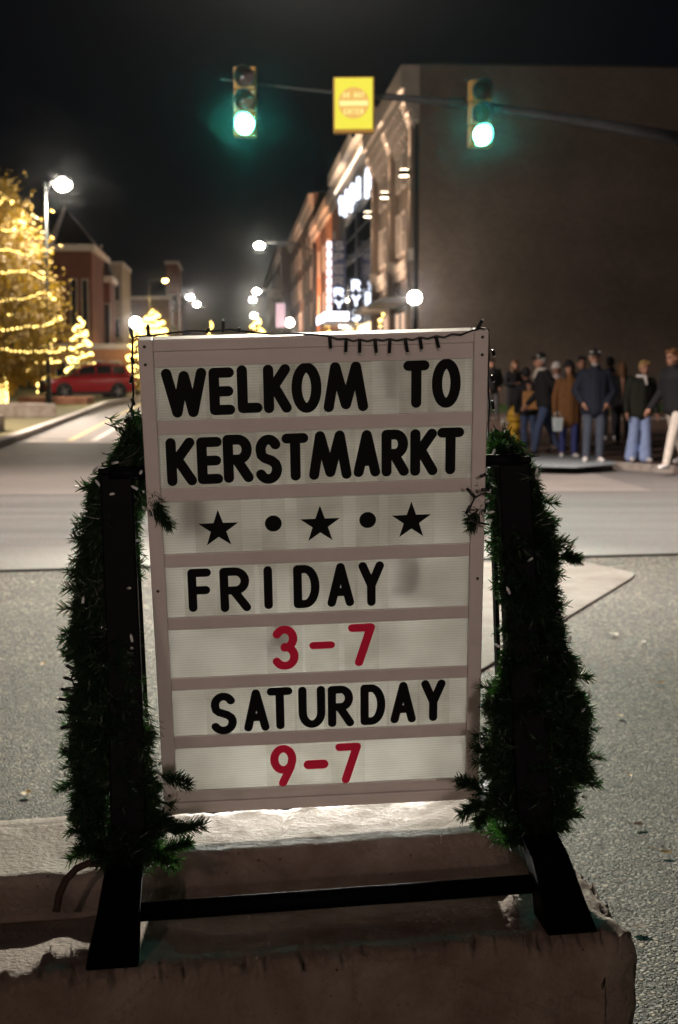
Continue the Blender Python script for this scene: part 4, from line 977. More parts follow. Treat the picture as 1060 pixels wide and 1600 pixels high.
# raised light letters on the facade: strokes seen nearly edge-on
for i, s in enumerate((1.6, 9.0, 13.5, 18.5, 24.0)):
    z = 11.55 + 0.035 * s; m = MB()
    m.box(-.34, -.10, s, s + .5, z, z + 1.35)
    if i % 2 == 0: m.box(-.34, -.10, s + .51, s + 1.5, z + .9, z + 1.3)
    else: m.box(-.34, -.10, s + .51, s + 1.5, z + .05, z + .45)
    if i % 3 != 1: m.box(-.34, -.10, s + 1.51, s + 1.9, z - .35, z + 1.1)
    m.build('lit_letter', M_white_l, b2, bevel=0.1)
for i in range(5):
    m = MB(); m.box(-.06, .06, 2 + i * 5.6, 6.6 + i * 5.6, 0.5, 4.3); m.build('shop_window', M_warm, b2)
m = MB(); m.box(-2.2, 0.0, 9, 20, 4.5, 5.1); mq = m.build('marquee', M_grey, b2)
m = MB(); m.box(-2.24, -2.2, 9.1, 19.9, 4.55, 5.05); m.box(-2.1, -.2, 8.97, 9.0, 4.55, 5.05); m.build('marquee_face', emit('marquee_glow', (0.86, 0.86, 1.0), 5.0), mq)
def blade(name, label, px0, px1, s, ytop, ybot, txt, lit_from, lw):
    cx = (px0 + px1) / 2; lat = (cx - VPX) * s / F; w = (px1 - px0) * s / F; z1, z0 = zpx(ytop, s), zpx(ybot, s)
    root = empty(name, st(lat, s, (z0 + z1) / 2), -SYAW); tag(root, label, 'sign')
    h = z1 - z0
    m = MB(); m.box(-w / 2, w / 2, 0, .5, -h / 2, h / 2); bx = m.build('sign_case', surf('blue_black_case', (0.03, 0.03, 0.05), (0.02, 0.02, 0.035), 3, 0.5), root, bevel=0.02)
    m = MB(); m.box(w / 2, 7.95 - lat, .18, .28, h * .3, h * .3 + .12); m.box(w / 2, 7.95 - lat, .18, .28, -h * .35, -h * .35 + .12); m.build('bracket', M_fix, root)
    n = len(txt); step = h / n
    for i, ch in enumerate(txt):
        gl = glyph(ch, lw, step * .78, step * .085, -0.03, 0.03)
        zc = h / 2 - step * (i + .5)
        for v in gl.v: v.x -= lw / 2; v.z += zc - step * .39
        gl.build('letter', M_white_l if i >= lit_from else M_dim_l, bx)
    return root, w, h
r_, w_, h_ = blade('blade_sign', 'tall vertical SPERRYS blade sign, lower letters brightly lit', 519, 541, 100, 378, 503, 'SPERRYS', 4, 0.66)
m = MB(); n = 9
for i in range(n):
    z0 = -h_ / 2 + h_ * i / n; m.box(-w_ / 2 - .32, -w_ / 2 - .02, .05, .4, z0 + .05, z0 + h_ / n - .08)
m.build('light_column', emit('column_glow', (0.95, 0.80, 0.86), 2.2), r_)
blade('blade_sign', 'window reflection of the lit letters RYS, modelled as a smaller blade sign', 546, 567, 92, 436, 505, 'RYS', 0, 0.55)  # letters mirrored in window glass, built as a solid sign
r_, w_, h_ = blade('blade_sign', 'narrow white lit vertical sign box closest to the corner building', 570, 580, 88, 455, 487, 'I', 1, 0.3)
m = MB(); m.box(-.15, .15, -.04, -.02, -h_ / 2 + .1, h_ / 2 - .1); m.build('lit_panel', M_white_l, r_)
def row_building(name, label, lat, s0, s1, h, mat, side, floors, nwin, shop=True, lit=(), cornice=0.5, depth=20):
    root = broot(name, lat, s0, label); L = s1 - s0; sg = -side      # side -1: facade looks towards smaller lat
    m = MB(); m.box(0, depth, 0.02, L - .02, 0, h) if side < 0 else m.box(-depth, 0, .02, L - .02, 0, h)
    m.build('wall', mat, root, uv=True)
    X = lambda d: (min(0, side * d), max(0, side * d))
    m = MB(); x0, x1 = X(cornice); m.box(x0, x1, 0.02, L - .02, h - .9, h - .1); x0, x1 = X(cornice * .5); m.box(x0, x1, .02, L - .02, h - 1.5, h - .9); m.build('cornice', M_trim, root)
    k = 0
    for (z0, z1) in floors:
        for i in range(nwin):
            s = L * (i + .5) / nwin; w = min(1.4, L / nwin * .5)
            bwin(root, s - w / 2, s + w / 2, z0, z1, side, M_warm2 if k in lit else None); k += 1
    if shop:
        for i in range(max(1, int(L / 7))):
            n = max(1, int(L / 7)); s = L * (i + .5) / n; x0, x1 = X(.06)
            m = MB(); m.box(x0 - .05 * (side > 0), x1 + .05 * (side < 0), s - L / n * .42, s + L / n * .42, .5, 3.9); m.build('shop_window', M_warm, root)
        x0, x1 = X(1.3); m = MB(); m.box(x0, x1, 1, L - 1, 4.0, 4.25); m.build('awning', M_tan, root)
    return root
row_building('brick_building', 'orange lit brick building past the cinema', 7.9, 115.4, 150, 15.3, M_bricko, -1, [(6, 8), (10, 12)], 5, lit=())
row_building('brick_building', 'taller dark brick building beyond the orange one', 7.9, 150, 209, 18.6, M_brickd, -1, [(6, 8), (9.6, 11.6), (13.2, 15.2)], 7, lit=(3, 12))
row_building('brick_building', 'farthest dark building on the right of the street', 6.6, 209, 300, 18.0, M_brickd, -1, [(6, 8), (10, 12)], 6, lit=(4,))
for s_, e_, c_ in ((122, 5000, (1.0, 0.50, 0.25)), (138, 5000, (1.0, 0.5, 0.28)), (172, 3500, (1.0, 0.6, 0.4))):
    q = lamp('facade_fill_light', 'SPOT', st(4.2, s_, 4.3), e_ * 3, c_, 0.1, st(8.2, s_ + 6, 11), 90, 0.8)  # added spots that wash the brick fronts, no fixture built
for s_ in (69.5, 79.0): lamp('facade_fill_light', 'SPOT', st(4.6, s_, 4.4), 2200, (1.0, 0.72, 0.52), 0.1, st(8.0, s_ + 1.5, 10), 100, 0.9)  # added spots to brighten the corner building front
for s_ in (90, 104): lamp('facade_fill_light', 'SPOT', st(5.0, s_, 9.0), 3600, (1.0, 0.78, 0.58), 0.1, st(7.9, s_ + 2, 15.5), 90, 0.9)  # added spots, the strip light alone leaves the cornice dim
lamp('cinema_facade_light', 'SPOT', st(4.6, 96, 4.0), 2200, (0.86, 0.84, 1.0), 0.3, st(8, 100, 6), 130, .8)
lamp('shop_front_light', 'SPOT', st(4.8, 116, 3.6), 1800, (1.0, 0.72, 0.5), 0.3, st(8, 120, 3), 130, .8)
lamp('shop_front_light', 'SPOT', st(5.4, 75, 3.6), 1000, (1.0, 0.70, 0.52), 0.3, st(8, 78, 3), 130, .8)
# left side of the street
def pyramid_tower(name, label, px0, px1, pxa, s, yeave, yapex, mat, depth):
    l0, l1, la = [(p - VPX) * s / F for p in (px0, px1, pxa)]; ze, za = zpx(yeave, s), zpx(yapex, s)
    root = broot(name, l0, s, label); w = l1 - l0
    m = MB(); m.box(0, w, 0, depth, 0, ze); m.build('wall', mat, root, uv=True)
    m = MB(); m.box(-.25, w + .25, -.25, depth + .25, ze, ze + .55); m.build('eave', surf('white_trim', (0.62, 0.56, 0.5), (0.5, 0.45, 0.4), 2, 0.7), root)
    ax, ay = la - l0, depth / 2; z = ze + .55
    m = MB(); c = [(-.2, -.2, z), (w + .2, -.2, z), (w + .2, depth + .2, z), (-.2, depth + .2, z)]; tp = (ax, ay, za)
    for i in range(4): m.tri(c[i], c[(i + 1) % 4], tp)
    m.poly(c[::-1]); rf = m.build('roof', M_roofd, root)
    m = MB(); m.tube([(w * .02, -.26, z + .05), (ax, ay - .1, za)], [0.30, 0.12], 6); m.build('roof_trim', MATS['white_trim'], rf)
    for i in range(2):
        x = w * (.55 + .28 * i)
        m = MB(); m.box(x - .3, x + .3, -.08, 0, ze * .25, ze * .8); wn_ = m.build('window', M_trim, root); m = MB(); m.box(x - .2, x + .2, -.1, -.081, ze * .26, ze * .79); m.build('pane', M_pane, wn_)
    return root
pyramid_tower('church', 'red brick church tower with steep roof and white eave', 88, 150, 95, 128, 397, 316, M_brickr, 16)
pyramid_tower('church_tower', 'slim brick tower with pointed roof beside the church', 152, 177, 161, 140, 444, 384, M_brickr, 6)
def left_block(name, label, px0, px1, s, ytop, mat, nx, floors, lit=()):
    l0, l1 = [(p - VPX) * s / F for p in (px0, px1)]; h = zpx(ytop, s); w = l1 - l0
    root = broot(name, l0, s, label)
    m = MB(); m.box(0, w, 0, 14, 0, h); m.build('wall', mat, root, uv=True)
    m = MB(); m.box(-.15, w + .15, -.15, 14.1, h, h + .4); m.build('coping', M_trim, root)
    k = 0
    for z0, z1 in floors:
        for i in range(nx):
            x = w * (i + .5) / nx; ww = min(1.3, w / nx * .5); m = MB()
            m.box(x - ww / 2 - .12, x + ww / 2 + .12, -.08, 0, z0 - .12, z1 + .12); wd = m.build('window', M_trim, root)
            m = MB(); m.box(x - ww / 2, x + ww / 2, -.1, -.081, z0, z1); m.build('pane', M_warm2 if k in lit else M_pane, wd); k += 1
    return root
left_block('brown_tower', 'plain brown tower between the church and the long building', 179, 196, 170, 418, M_tan, 1, [(5, 7), (9, 11)])
left_block('long_building', 'long brown building down the left side of the street', 196, 268, 190, 470, M_brickd, 6, [(4.5, 6.2)], (2,))
left_block('brick_tower', 'tall brick block right of the long brown building', 263, 281, 200, 416, M_brickr, 2, [(5, 7), (9, 11)])
left_block('low_house', 'low pinkish building behind the red car', 60, 225, 118, 546, M_bricko, 6, [(0.9, 2.1)], ())
left_block('far_building', 'distant dark building closing the end of the street', 300, 440, 420, 520, M_brickd, 8, [(4, 6)], (1, 5))

# ------------------------------------------------------------------ street lamps
M_lampw = emit('lamp_head_glow', (1.0, 0.90, 0.76), 260, True); M_lampy = emit('lamp_head_glow_yellow', (1.0, 0.70, 0.22), 30, True)
def cobra(px, py, s, pole_lat, label, power, mat=M_lampw, col=(1.0, 0.86, 0.70), r=0.2):
    lat = (px - VPX) * s / F; z = zpx(py, s); root = empty('street_lamp', st(pole_lat, s), -SYAW); tag(root, label, 'street lamp', 'street lamps along the far street')
    dx = lat - pole_lat
    m = MB(); m.lathe([(0.22, 0), (0.16, .3), (0.10, 1), (0.07, z + .1), (0.03, z + .15)], 10); m.build('pole', M_visor, root, smooth=True)
    m = MB(); m.tube([(0, 0, z - .4), (dx * .3, 0, z + .1), (dx * .85, 0, z + .18)], 0.05, 8); m.build('arm', M_fix, root, smooth=True)
    m = MB(); m.box(dx - .35, dx + .35, -.18, .18, z + .08, z + .22); hd = m.build('lamp_head', M_fix, root, bevel=0.04)
    m = MB(); m.ball((dx, 0, z), r, 12, 8, (1, 1, .75)); m.build('lens', mat, hd, smooth=True)
    if power:
        l = bpy.data.lights.new('street_lamp_light', 'SPOT'); l.spot_size = R(156 if s < 70 else 124); l.spot_blend = 0.4; l.energy = power; l.color = col; l.shadow_soft_size = 0.15
        q = bpy.data.objects.new('street_lamp_light', l); COL.objects.link(q); q.parent = hd; q.location = (dx, 0, z - .45)
cobra(108, 297, 63, -7.5, 'nearest street lamp, bright white beside the lit tree', 6000, r=0.34)
cobra(262, 441, 130, -7.0, 'yellow street lamp over the long building', 3000, M_lampy, (1.0, .66, .25), .22)
cobra(300, 466, 159, -6.2, 'left street lamp just right of the yellow one', 3000, r=.32)
cobra(310, 477, 179, -6.2, 'left street lamp lowest in its row', 3000, r=.32)
cobra(407, 387, 93, 5.0, 'highest street lamp over the middle of the street', 3600, r=.28)
cobra(402, 457, 150, 5.0, 'second street lamp down over the middle of the street', 3000, r=.32)
cobra(396, 470, 167, 5.0, 'third street lamp down over the middle of the street', 3000, r=.32)
cobra(398, 494, 219, 5.0, 'lowest and farthest street lamp over the street', 3000, r=.40)
M_globe = emit('globe_glow', (1.0, 0.93, 0.84), 90, True)
def globe_lamp(px, py, s, label, r, power):
    lat = (px - VPX) * s / F; z = zpx(py, s); root = empty('globe_lamp', st(lat, s), -SYAW); tag(root, label, 'street lamp', 'globe lamps on the pavements')
    m = MB(); m.lathe([(0.2, .1), (.18, .5), (.09, .7), (.06, z - r - .15), (.14, z - r - .1), (.14, z - r * .9)], 12); m.build('post', M_fix, root, smooth=True)
    m = MB(); m.ball((0, 0, z), r, 16, 10); m.build('globe', M_globe, root, smooth=True)
    m = MB(); m.lathe([(.12, z + r * .95), (.05, z + r * 1.15), (.01, z + r * 1.35)], 8); m.build('finial', M_fix, root)
    l = bpy.data.lights.new('globe_light', 'POINT'); l.energy = power; l.color = (1.0, .88, .74); l.shadow_soft_size = r * 1.1
    q = bpy.data.objects.new('globe_light', l); COL.objects.link(q); q.parent = root; q.location = (-r * 1.3, -r * 1.3, z)
globe_lamp(648, 466, 62, 'bright globe lamp at the corner of the blank wall', .27, 160)
globe_lamp(216, 506, 112, 'bright globe lamp over the car, left of the sign', .40, 260)
globe_lamp(536, 503, 105, 'globe lamp in front of the cinema entrance', .40, 180)
globe_lamp(453, 505, 130, 'globe lamp by the pink banner', .34, 150)
# banner on a post
lat = (439 - VPX) * 120 / F; root = empty('banner', st(lat, 120), -SYAW); tag(root, 'pale pink vertical banner on a post in the street', 'banner')
m = MB(); m.tube([(.45, 0, 0), (.45, 0, zpx(470, 120))], .06, 8); m.build('post', M_fix, root)
m = MB(); m.box(-.36, .36, -.02, .02, zpx(512, 120), zpx(475, 120)); m.build('cloth', surf('pink_banner', (0.75, 0.58, 0.66), (0.7, 0.52, 0.6), 2, 0.8), root)
lamp('banner_light', 'SPOT', st(lat - 1.5, 112, 3.0), 2200, (1.0, .86, .92), .1, st(lat, 120, 6.0), 40, .7)

# ------------------------------------------------------------------ trees wrapped in warm lights
M_bulb = emit('warm_bulb', (1.0, 0.70, 0.20), 8)
M_gleaf = leafy('ginkgo_leaf', (0.25, 0.155, 0.010), 0.4, (0.30, 0.19, 0.010), 0.7)
M_bark = surf('tree_bark', (0.09, 0.06, 0.04), (0.05, 0.035, 0.025), 6, 0.9, 0.6, 30)
def lit_tree(px, ybase, ytop, s, width, label, nleaf, turns, nb, bsize, power, trunk_lit=True, clear=0.14, lean=0.0, leafsize=0.16, name='lit_tree'):
    lat = (px - VPX) * s / F; base = st(lat, s, 0.1); H = zpx(ytop, s) - 0.1; W = width * s / F / 2
    rng = random.Random(int(px * 7 + s)); root = empty(name, base, -SYAW); tag(root, label, 'tree', 'trees wound with warm lights')
    z0 = H * clear
    def rad(z):
        t = (z - z0) / (H - z0); t = max(0, min(1, t)); return W * (min(1, t / .16) ** .6) * (1 - t) ** .62 * 1.12 + .04
    m = MB(); m.tube([(0, 0, 0), (0.02, .02, H * .3), (-.03, .02, H * .65), (0, 0, H * .97)], [H * .022 + .06, H * .016 + .03, H * .009 + .015, .012], 10); m.build('trunk', M_bark, root, smooth=True)
    m = MB()
    for i in range(26):
        z = rng.uniform(z0 * .9, H * .9); a = rng.uniform(0, 6.28); r_ = rad(z + .4) * .9
        m.tube([(0, 0, z), (math.cos(a) * r_ * .5, math.sin(a) * r_ * .5, z + r_ * .18), (math.cos(a) * r_, math.sin(a) * r_, z + r_ * .45)], [H * .006, H * .004, .008], 5, False)
    m.build('limbs', M_bark, root)
    m = MB(); nc = max(20, nleaf // 45)
    clumps = []
    for i in range(nc):
        z = z0 + (H - z0) * (rng.random() ** 1.35); r_ = rad(z) * (rng.random() ** .42); a = rng.uniform(0, 6.28); clumps.append((math.cos(a) * r_, math.sin(a) * r_, z))
    for i in range(nleaf):
        c = clumps[rng.randrange(nc)]; q = W * .15
        p = Vector((c[0] + rng.gauss(0, q), c[1] + rng.gauss(0, q), c[2] + rng.gauss(0, q * .8)))
        u = Vector((rng.gauss(0, 1), rng.gauss(0, 1), rng.gauss(0, 1))).normalized(); w = u.orthogonal().normalized(); l = leafsize * rng.uniform(.6, 1.2)
        m.quad(p - u * l * .5, p + w * l * .32, p + u * l * .5, p - w * l * .32)
    cr = m.build('crown', M_gleaf, root); cr['kind'] = 'stuff'
    for k in range(turns):
        m = MB(); n = max(6, nb // turns)
        for i in range(n):
            t = (k + i / n) / turns; a = 2 * math.pi * i / n + k * .5
            z = z0 + (H - z0) * (t ** .95) + (.16 * math.sin(a * 3 + k * 1.7) + .06 * math.sin(a * 7 + k * 2.3) + rng.uniform(-.03, .03)) * H / 9
            r_ = rad(z) * 1.0 + rng.uniform(-.05, .05)
            m.ball((math.cos(a) * r_, math.sin(a) * r_, min(z, H * 1.02)), bsize * rng.uniform(.7, 1.15), 6, 4)
        m.build('light_strand', M_bulb, root)['kind'] = 'stuff'
    if trunk_lit:
        m = MB(); rr = H * .022 + .08
        for i in range(int(nb * .35)):
            t = i / (nb * .35); a = t * 6.28 * 22; m.ball((math.cos(a) * rr, math.sin(a) * rr, .1 + t * z0 * 1.1), bsize * .9, 6, 4)
        m.build('trunk_lights', M_bulb, root)['kind'] = 'stuff'
    for k in range(4):
        l = bpy.data.lights.new('tree_light', 'POINT'); l.energy = power / 4; l.color = (1.0, .66, .16); l.shadow_soft_size = W * .3
        q = bpy.data.objects.new('tree_light', l); COL.objects.link(q); q.parent = root
        z = z0 + (H - z0) * (.12 + .22 * k); a = -1.9 + k * .5
        q.location = (math.cos(a) * rad(z) * 1.25, math.sin(a) * rad(z) * 1.25, z)
    return root
lit_tree(8, 640, 303, 63, 205, 'tall golden tree wound with strings of lights at the left edge', 16000, 7, 640, .036, 95, leafsize=.2)
lit_tree(70, 602, 470, 92, 60, 'slim tree with lit trunk behind the tall golden tree', 1500, 4, 120, .06, 60, leafsize=.2)
lit_tree(131, 575, 500, 100, 46, 'small conical lit tree in front of the church', 900, 6, 190, .075, 60, False, .06)
lit_tree(243, 560, 488, 118, 70, 'round bright lit tree behind the left end of the sign top', 1200, 7, 260, .11, 240, False, .2)
lit_tree(218, 570, 510, 88, 40, 'low lit bush tree behind the sign corner over the car', 800, 5, 130, .06, 60, False, .1)
lit_tree(402, 560, 497, 180, 44, 'distant yellow lit tree in the middle of the street', 800, 5, 120, .13, 120, False, .1)
lit_tree(560, 560, 482, 96, 26, 'thin lit tree in front of the reflected RYS letters', 600, 5, 90, .06, 40, False, .1)
lit_tree(513, 560, 492, 125, 26, 'thin lit tree left of the tall blade sign', 600, 5, 90, .08, 40, False, .1)
lit_tree(598, 560, 480, 80, 18, 'small lit tree before the corner building', 500, 4, 70, .05, 40, False, .1)
lit_tree(331, 570, 505, 210, 20, 'faint lit tree far down the left pavement', 400, 4, 60, .12, 40, False, .1)

# ------------------------------------------------------------------ plaza furniture: planters
M_plant = concrete_mat('planter_concrete', (0.36, 0.33, 0.28), (0.28, 0.25, 0.21)); M_redst = surf('red_stone', (0.30, 0.14, 0.09), (0.22, 0.10, 0.06), 3, 0.85, .3, 30)
def planter(pa, pb, d, h, mat, label):
    a_, b_ = on_ground(*pa, .11), on_ground(*pb, .11); c = (a_ + b_) / 2; dv_ = (b_ - a_); L = dv_.length
    o = empty('planter', c, math.atan2(dv_.y, dv_.x)); tag(o, label, 'planter', 'low planters on the plaza')
    t = .15
    for nm, (x0, x1, y0, y1) in (('wall', (-L / 2, L / 2, 0, t)), ('wall', (-L / 2, L / 2, d - t, d)), ('wall', (-L / 2, -L / 2 + t, t, d - t)), ('wall', (L / 2 - t, L / 2, t, d - t))):
        m = MB(); m.box(x0, x1, y0, y1, 0, h); m.build(nm, mat, o, bevel=.02)
    m = MB(); m.box(-L / 2 + t, L / 2 - t, t, d - t, 0, h - .08); m.build('soil', surf('dark_soil', (0.04, 0.03, 0.02), (0.02, 0.016, 0.012), 8, .95), o)
planter((-60, 655), (88, 652), 2.2, .42, M_plant, 'grey stone planter edge under the tall golden tree')
planter((28, 632), (136, 632), 2.0, .30, M_redst, 'low red stone planter in front of the car')
planter((-40, 682), (8, 672), 1.0, .38, M_plant, 'pale planter corner at the left edge near the kerb')

# ------------------------------------------------------------------ red sport utility car
car_s = 84.0; cpos = on_ground(137, 624.5); cpos.z = .012
car = empty('parked_car', cpos, R(180 + 24)); car.scale = (1, 1, 1.10); tag(car, 'dark red sport utility car parked across the street, left of the sign', 'car')
M_carp = surf('red_car_paint', (0.32, 0.010, 0.018), (0.27, 0.008, 0.015), 2, 0.22, spec=0.6); M_carb = surf('black_car_trim', (0.02, 0.02, 0.021), None, 8, 0.5); M_tyre = surf('tyre_rubber', (0.018, 0.018, 0.018), None, 20, .85); M_rim = surf('alloy_rim', (0.42, 0.42, 0.43), None, 10, .3, metal=.8)
CS = 1.0
# stations: x (front +), sill z, belt z, top z, half width
stn = [(2.42, .42, .78, .84, .72), (2.30, .30, .90, .98, .86), (1.9, .26, .98, 1.06, .94), (1.2, .24, 1.03, 1.12, .96), (.75, .24, 1.05, 1.15, .965), (0, .24, 1.06, 1.16, .97), (-1.0, .24, 1.08, 1.18, .97), (-1.9, .26, 1.08, 1.17, .96), (-2.3, .32, 1.05, 1.13, .90), (-2.42, .45, .95, 1.02, .80)]
m = MB(); k = 10
for x, zs, zb, zt, w in stn:
    ring = [(-w * .92, zs), (-w, zs + .14), (-w, zb - .22), (-w * .985, zb), (-w * .84, zt), (w * .84, zt), (w * .985, zb), (w, zb - .22), (w, zs + .14), (w * .92, zs)]
    m.v += [Vector((x, y, z)) for y, z in ring]
for i in range(len(stn) - 1):
    for j in range(k): m.f.append((i * k + j, i * k + (j + 1) % k, (i + 1) * k + (j + 1) % k, (i + 1) * k + j))
m.f.append(tuple(range(k))[::-1]); m.f.append(tuple((len(stn) - 1) * k + j for j in range(k)))
body = m.build('body', M_carp, car, smooth=True); sb = body.modifiers.new('sub', 'SUBSURF'); sb.levels = 2; sb.render_levels = 2
gs = [(1.02, 1.13, .80, 1.13, .80), (.42, 1.14, .82, 1.60, .66), (-.2, 1.15, .83, 1.70, .68), (-1.2, 1.16, .83, 1.69, .67), (-1.85, 1.15, .82, 1.62, .64), (-2.28, 1.12, .78, 1.14, .76)]
m = MB()
for x, z0, w0, z1, w1 in gs: m.v += [Vector((x, -w0, z0)), Vector((x, -w1, z1)), Vector((x, w1, z1)), Vector((x, w0, z0))]
for i in range(len(gs) - 1):
    for j in range(4): m.f.append((i * 4 + j, i * 4 + (j + 1) % 4, (i + 1) * 4 + (j + 1) % 4, (i + 1) * 4 + j))
gh = m.build('cabin', M_carp, car, bevel=.05)
def side_pt(x, t, s):
    for p, q in zip(gs, gs[1:]):
        if q[0] <= x <= p[0]:
            u = (p[0] - x) / (p[0] - q[0]); e = [p[i] + (q[i] - p[i]) * u for i in range(5)]
            return Vector((x, s * (e[2] + (e[4] - e[2]) * t + .012), e[1] + (e[3] - e[1]) * t))
for s in (-1, 1):
    for x0, x1 in ((.60, -.22), (-.30, -1.08), (-1.16, -1.80)):
        m = MB(); xs = [x0 + (x1 - x0) * i / 4 for i in range(5)]
        for p, q in zip(xs, xs[1:]): m.quad(side_pt(p, .12, s), side_pt(q, .12, s), side_pt(q, .84, s), side_pt(p, .84, s))
        m.build('side_window', M_pane, car)
    m = MB(); m.tube([(.35, s * .64, 1.70), (-.3, s * .66, 1.78), (-1.5, s * .66, 1.76), (-1.75, s * .64, 1.68)], .022, 6); m.build('roof_rail', M_rim, car)
    m = MB(); m.box(.72, .90, min(s * .92, s * 1.12), max(s * .92, s * 1.12), 1.12, 1.26); m.build('wing_mirror', M_carb, car, bevel=.03)
    m = MB(); m.box(2.26, 2.45, min(s * .5, s * .86), max(s * .5, s * .86), .80, .92); m.build('headlight', surf('headlight_lens', (.6, .6, .6), None, 5, .1, spec=.8), car, bevel=.02)
    m = MB(); m.box(-2.44, -2.25, min(s * .6, s * .93), max(s * .6, s * .93), .92, 1.08); m.build('tail_light', surf('tail_light_lens', (.35, .01, .01), None, 5, .2), car, bevel=.02)
    m = MB(); m.box(-1.3, 1.1, min(s * .965, s * .985), max(s * .965, s * .985), .24, .38); m.build('sill_trim', M_carb, car)
    for x in (1.45, -1.42):
        m = MB(); Tw = lambda a_, b_, c_: Vector((a_, c_, b_))
        m.lathe([(.26, -.12), (.36, -.12), (.385, -.08), (.385, .08), (.36, .12), (.26, .12)], 24, lambda a_, b_, c_: Vector((a_, c_, b_)), (x, s * .88, .385)); wh = m.build('tyre', M_tyre, car, smooth=True)
        m = MB(); m.lathe([(.265, -.09 * s), (.265, .10 * s), (.22, .115 * s), (.21, .06 * s)], 20, lambda a_, b_, c_: Vector((a_, c_, b_)), (x, s * .88, .385))
        for q in range(5):
            a = q * 1.2566; m.tube([(x, s * (.88 + .11), .385), (x + .24 * math.cos(a), s * (.88 + .11), .385 + .24 * math.sin(a))], [.05, .035], 5)
        m.build('rim', M_rim, wh, smooth=True)
        m = MB(); m.lathe([(.42, -.1), (.44, -.1), (.44, .101), (.42, .101)], 24, lambda a_, b_, c_: Vector((a_, c_, b_)), (x, s * .865, .385)); m.build('wheel_arch', M_carb, car)
m = MB(); m.quad((1.0, -.76, 1.17), (1.0, .76, 1.17), (.47, .62, 1.58), (.47, -.62, 1.58))
for v in m.v: v += Vector((.02, 0, .02))
m.build('windscreen', M_pane, car)
m = MB(); m.box(2.40, 2.46, -.5, .5, .55, .88); m.box(2.34, 2.42, -.8, .8, .34, .5); m.build('grille', M_carb, car, bevel=.02)
# a small lit far car behind
# ------------------------------------------------------------------ fire hydrant
hp = on_ground(803, 698, .115); hy = empty('fire_hydrant', hp); tag(hy, 'yellow fire hydrant with white left cap beside the waiting people', 'fire hydrant')
M_hy = surf('hydrant_yellow', (0.66, 0.40, 0.03), (0.55, 0.32, 0.025), 8, .45, .15, 60); M_hw = surf('hydrant_white', (.75, .72, .66), None, 8, .5)
m = MB(); m.lathe([(.17, 0), (.17, .05), (.12, .06), (.115, .5), (.15, .51), (.15, .56), (.13, .58)], 18); m.build('barrel', M_hy, hy, smooth=True)
m = MB(); m.lathe([(.13, .58), (.125, .66), (.09, .73), (.04, .76), (.035, .80), (.01, .81)], 18); m.build('bonnet', M_hy, hy, smooth=True)
for sx, mt in ((-1, M_hw), (1, M_hy)):
    m = MB(); m.tube([(sx * .09, 0, .46), (sx * .2, 0, .46), (sx * .21, 0, .46), (sx * .25, 0, .46)], [.06, .06, .075, .07], 12); m.build('outlet', mt, hy, smooth=True)
m = MB(); m.tube([(0, -.09, .40), (0, -.19, .40), (0, -.2, .40), (0, -.24, .40)], [.075, .075, .09, .085], 12); m.build('pumper_outlet', M_hy, hy, smooth=True)

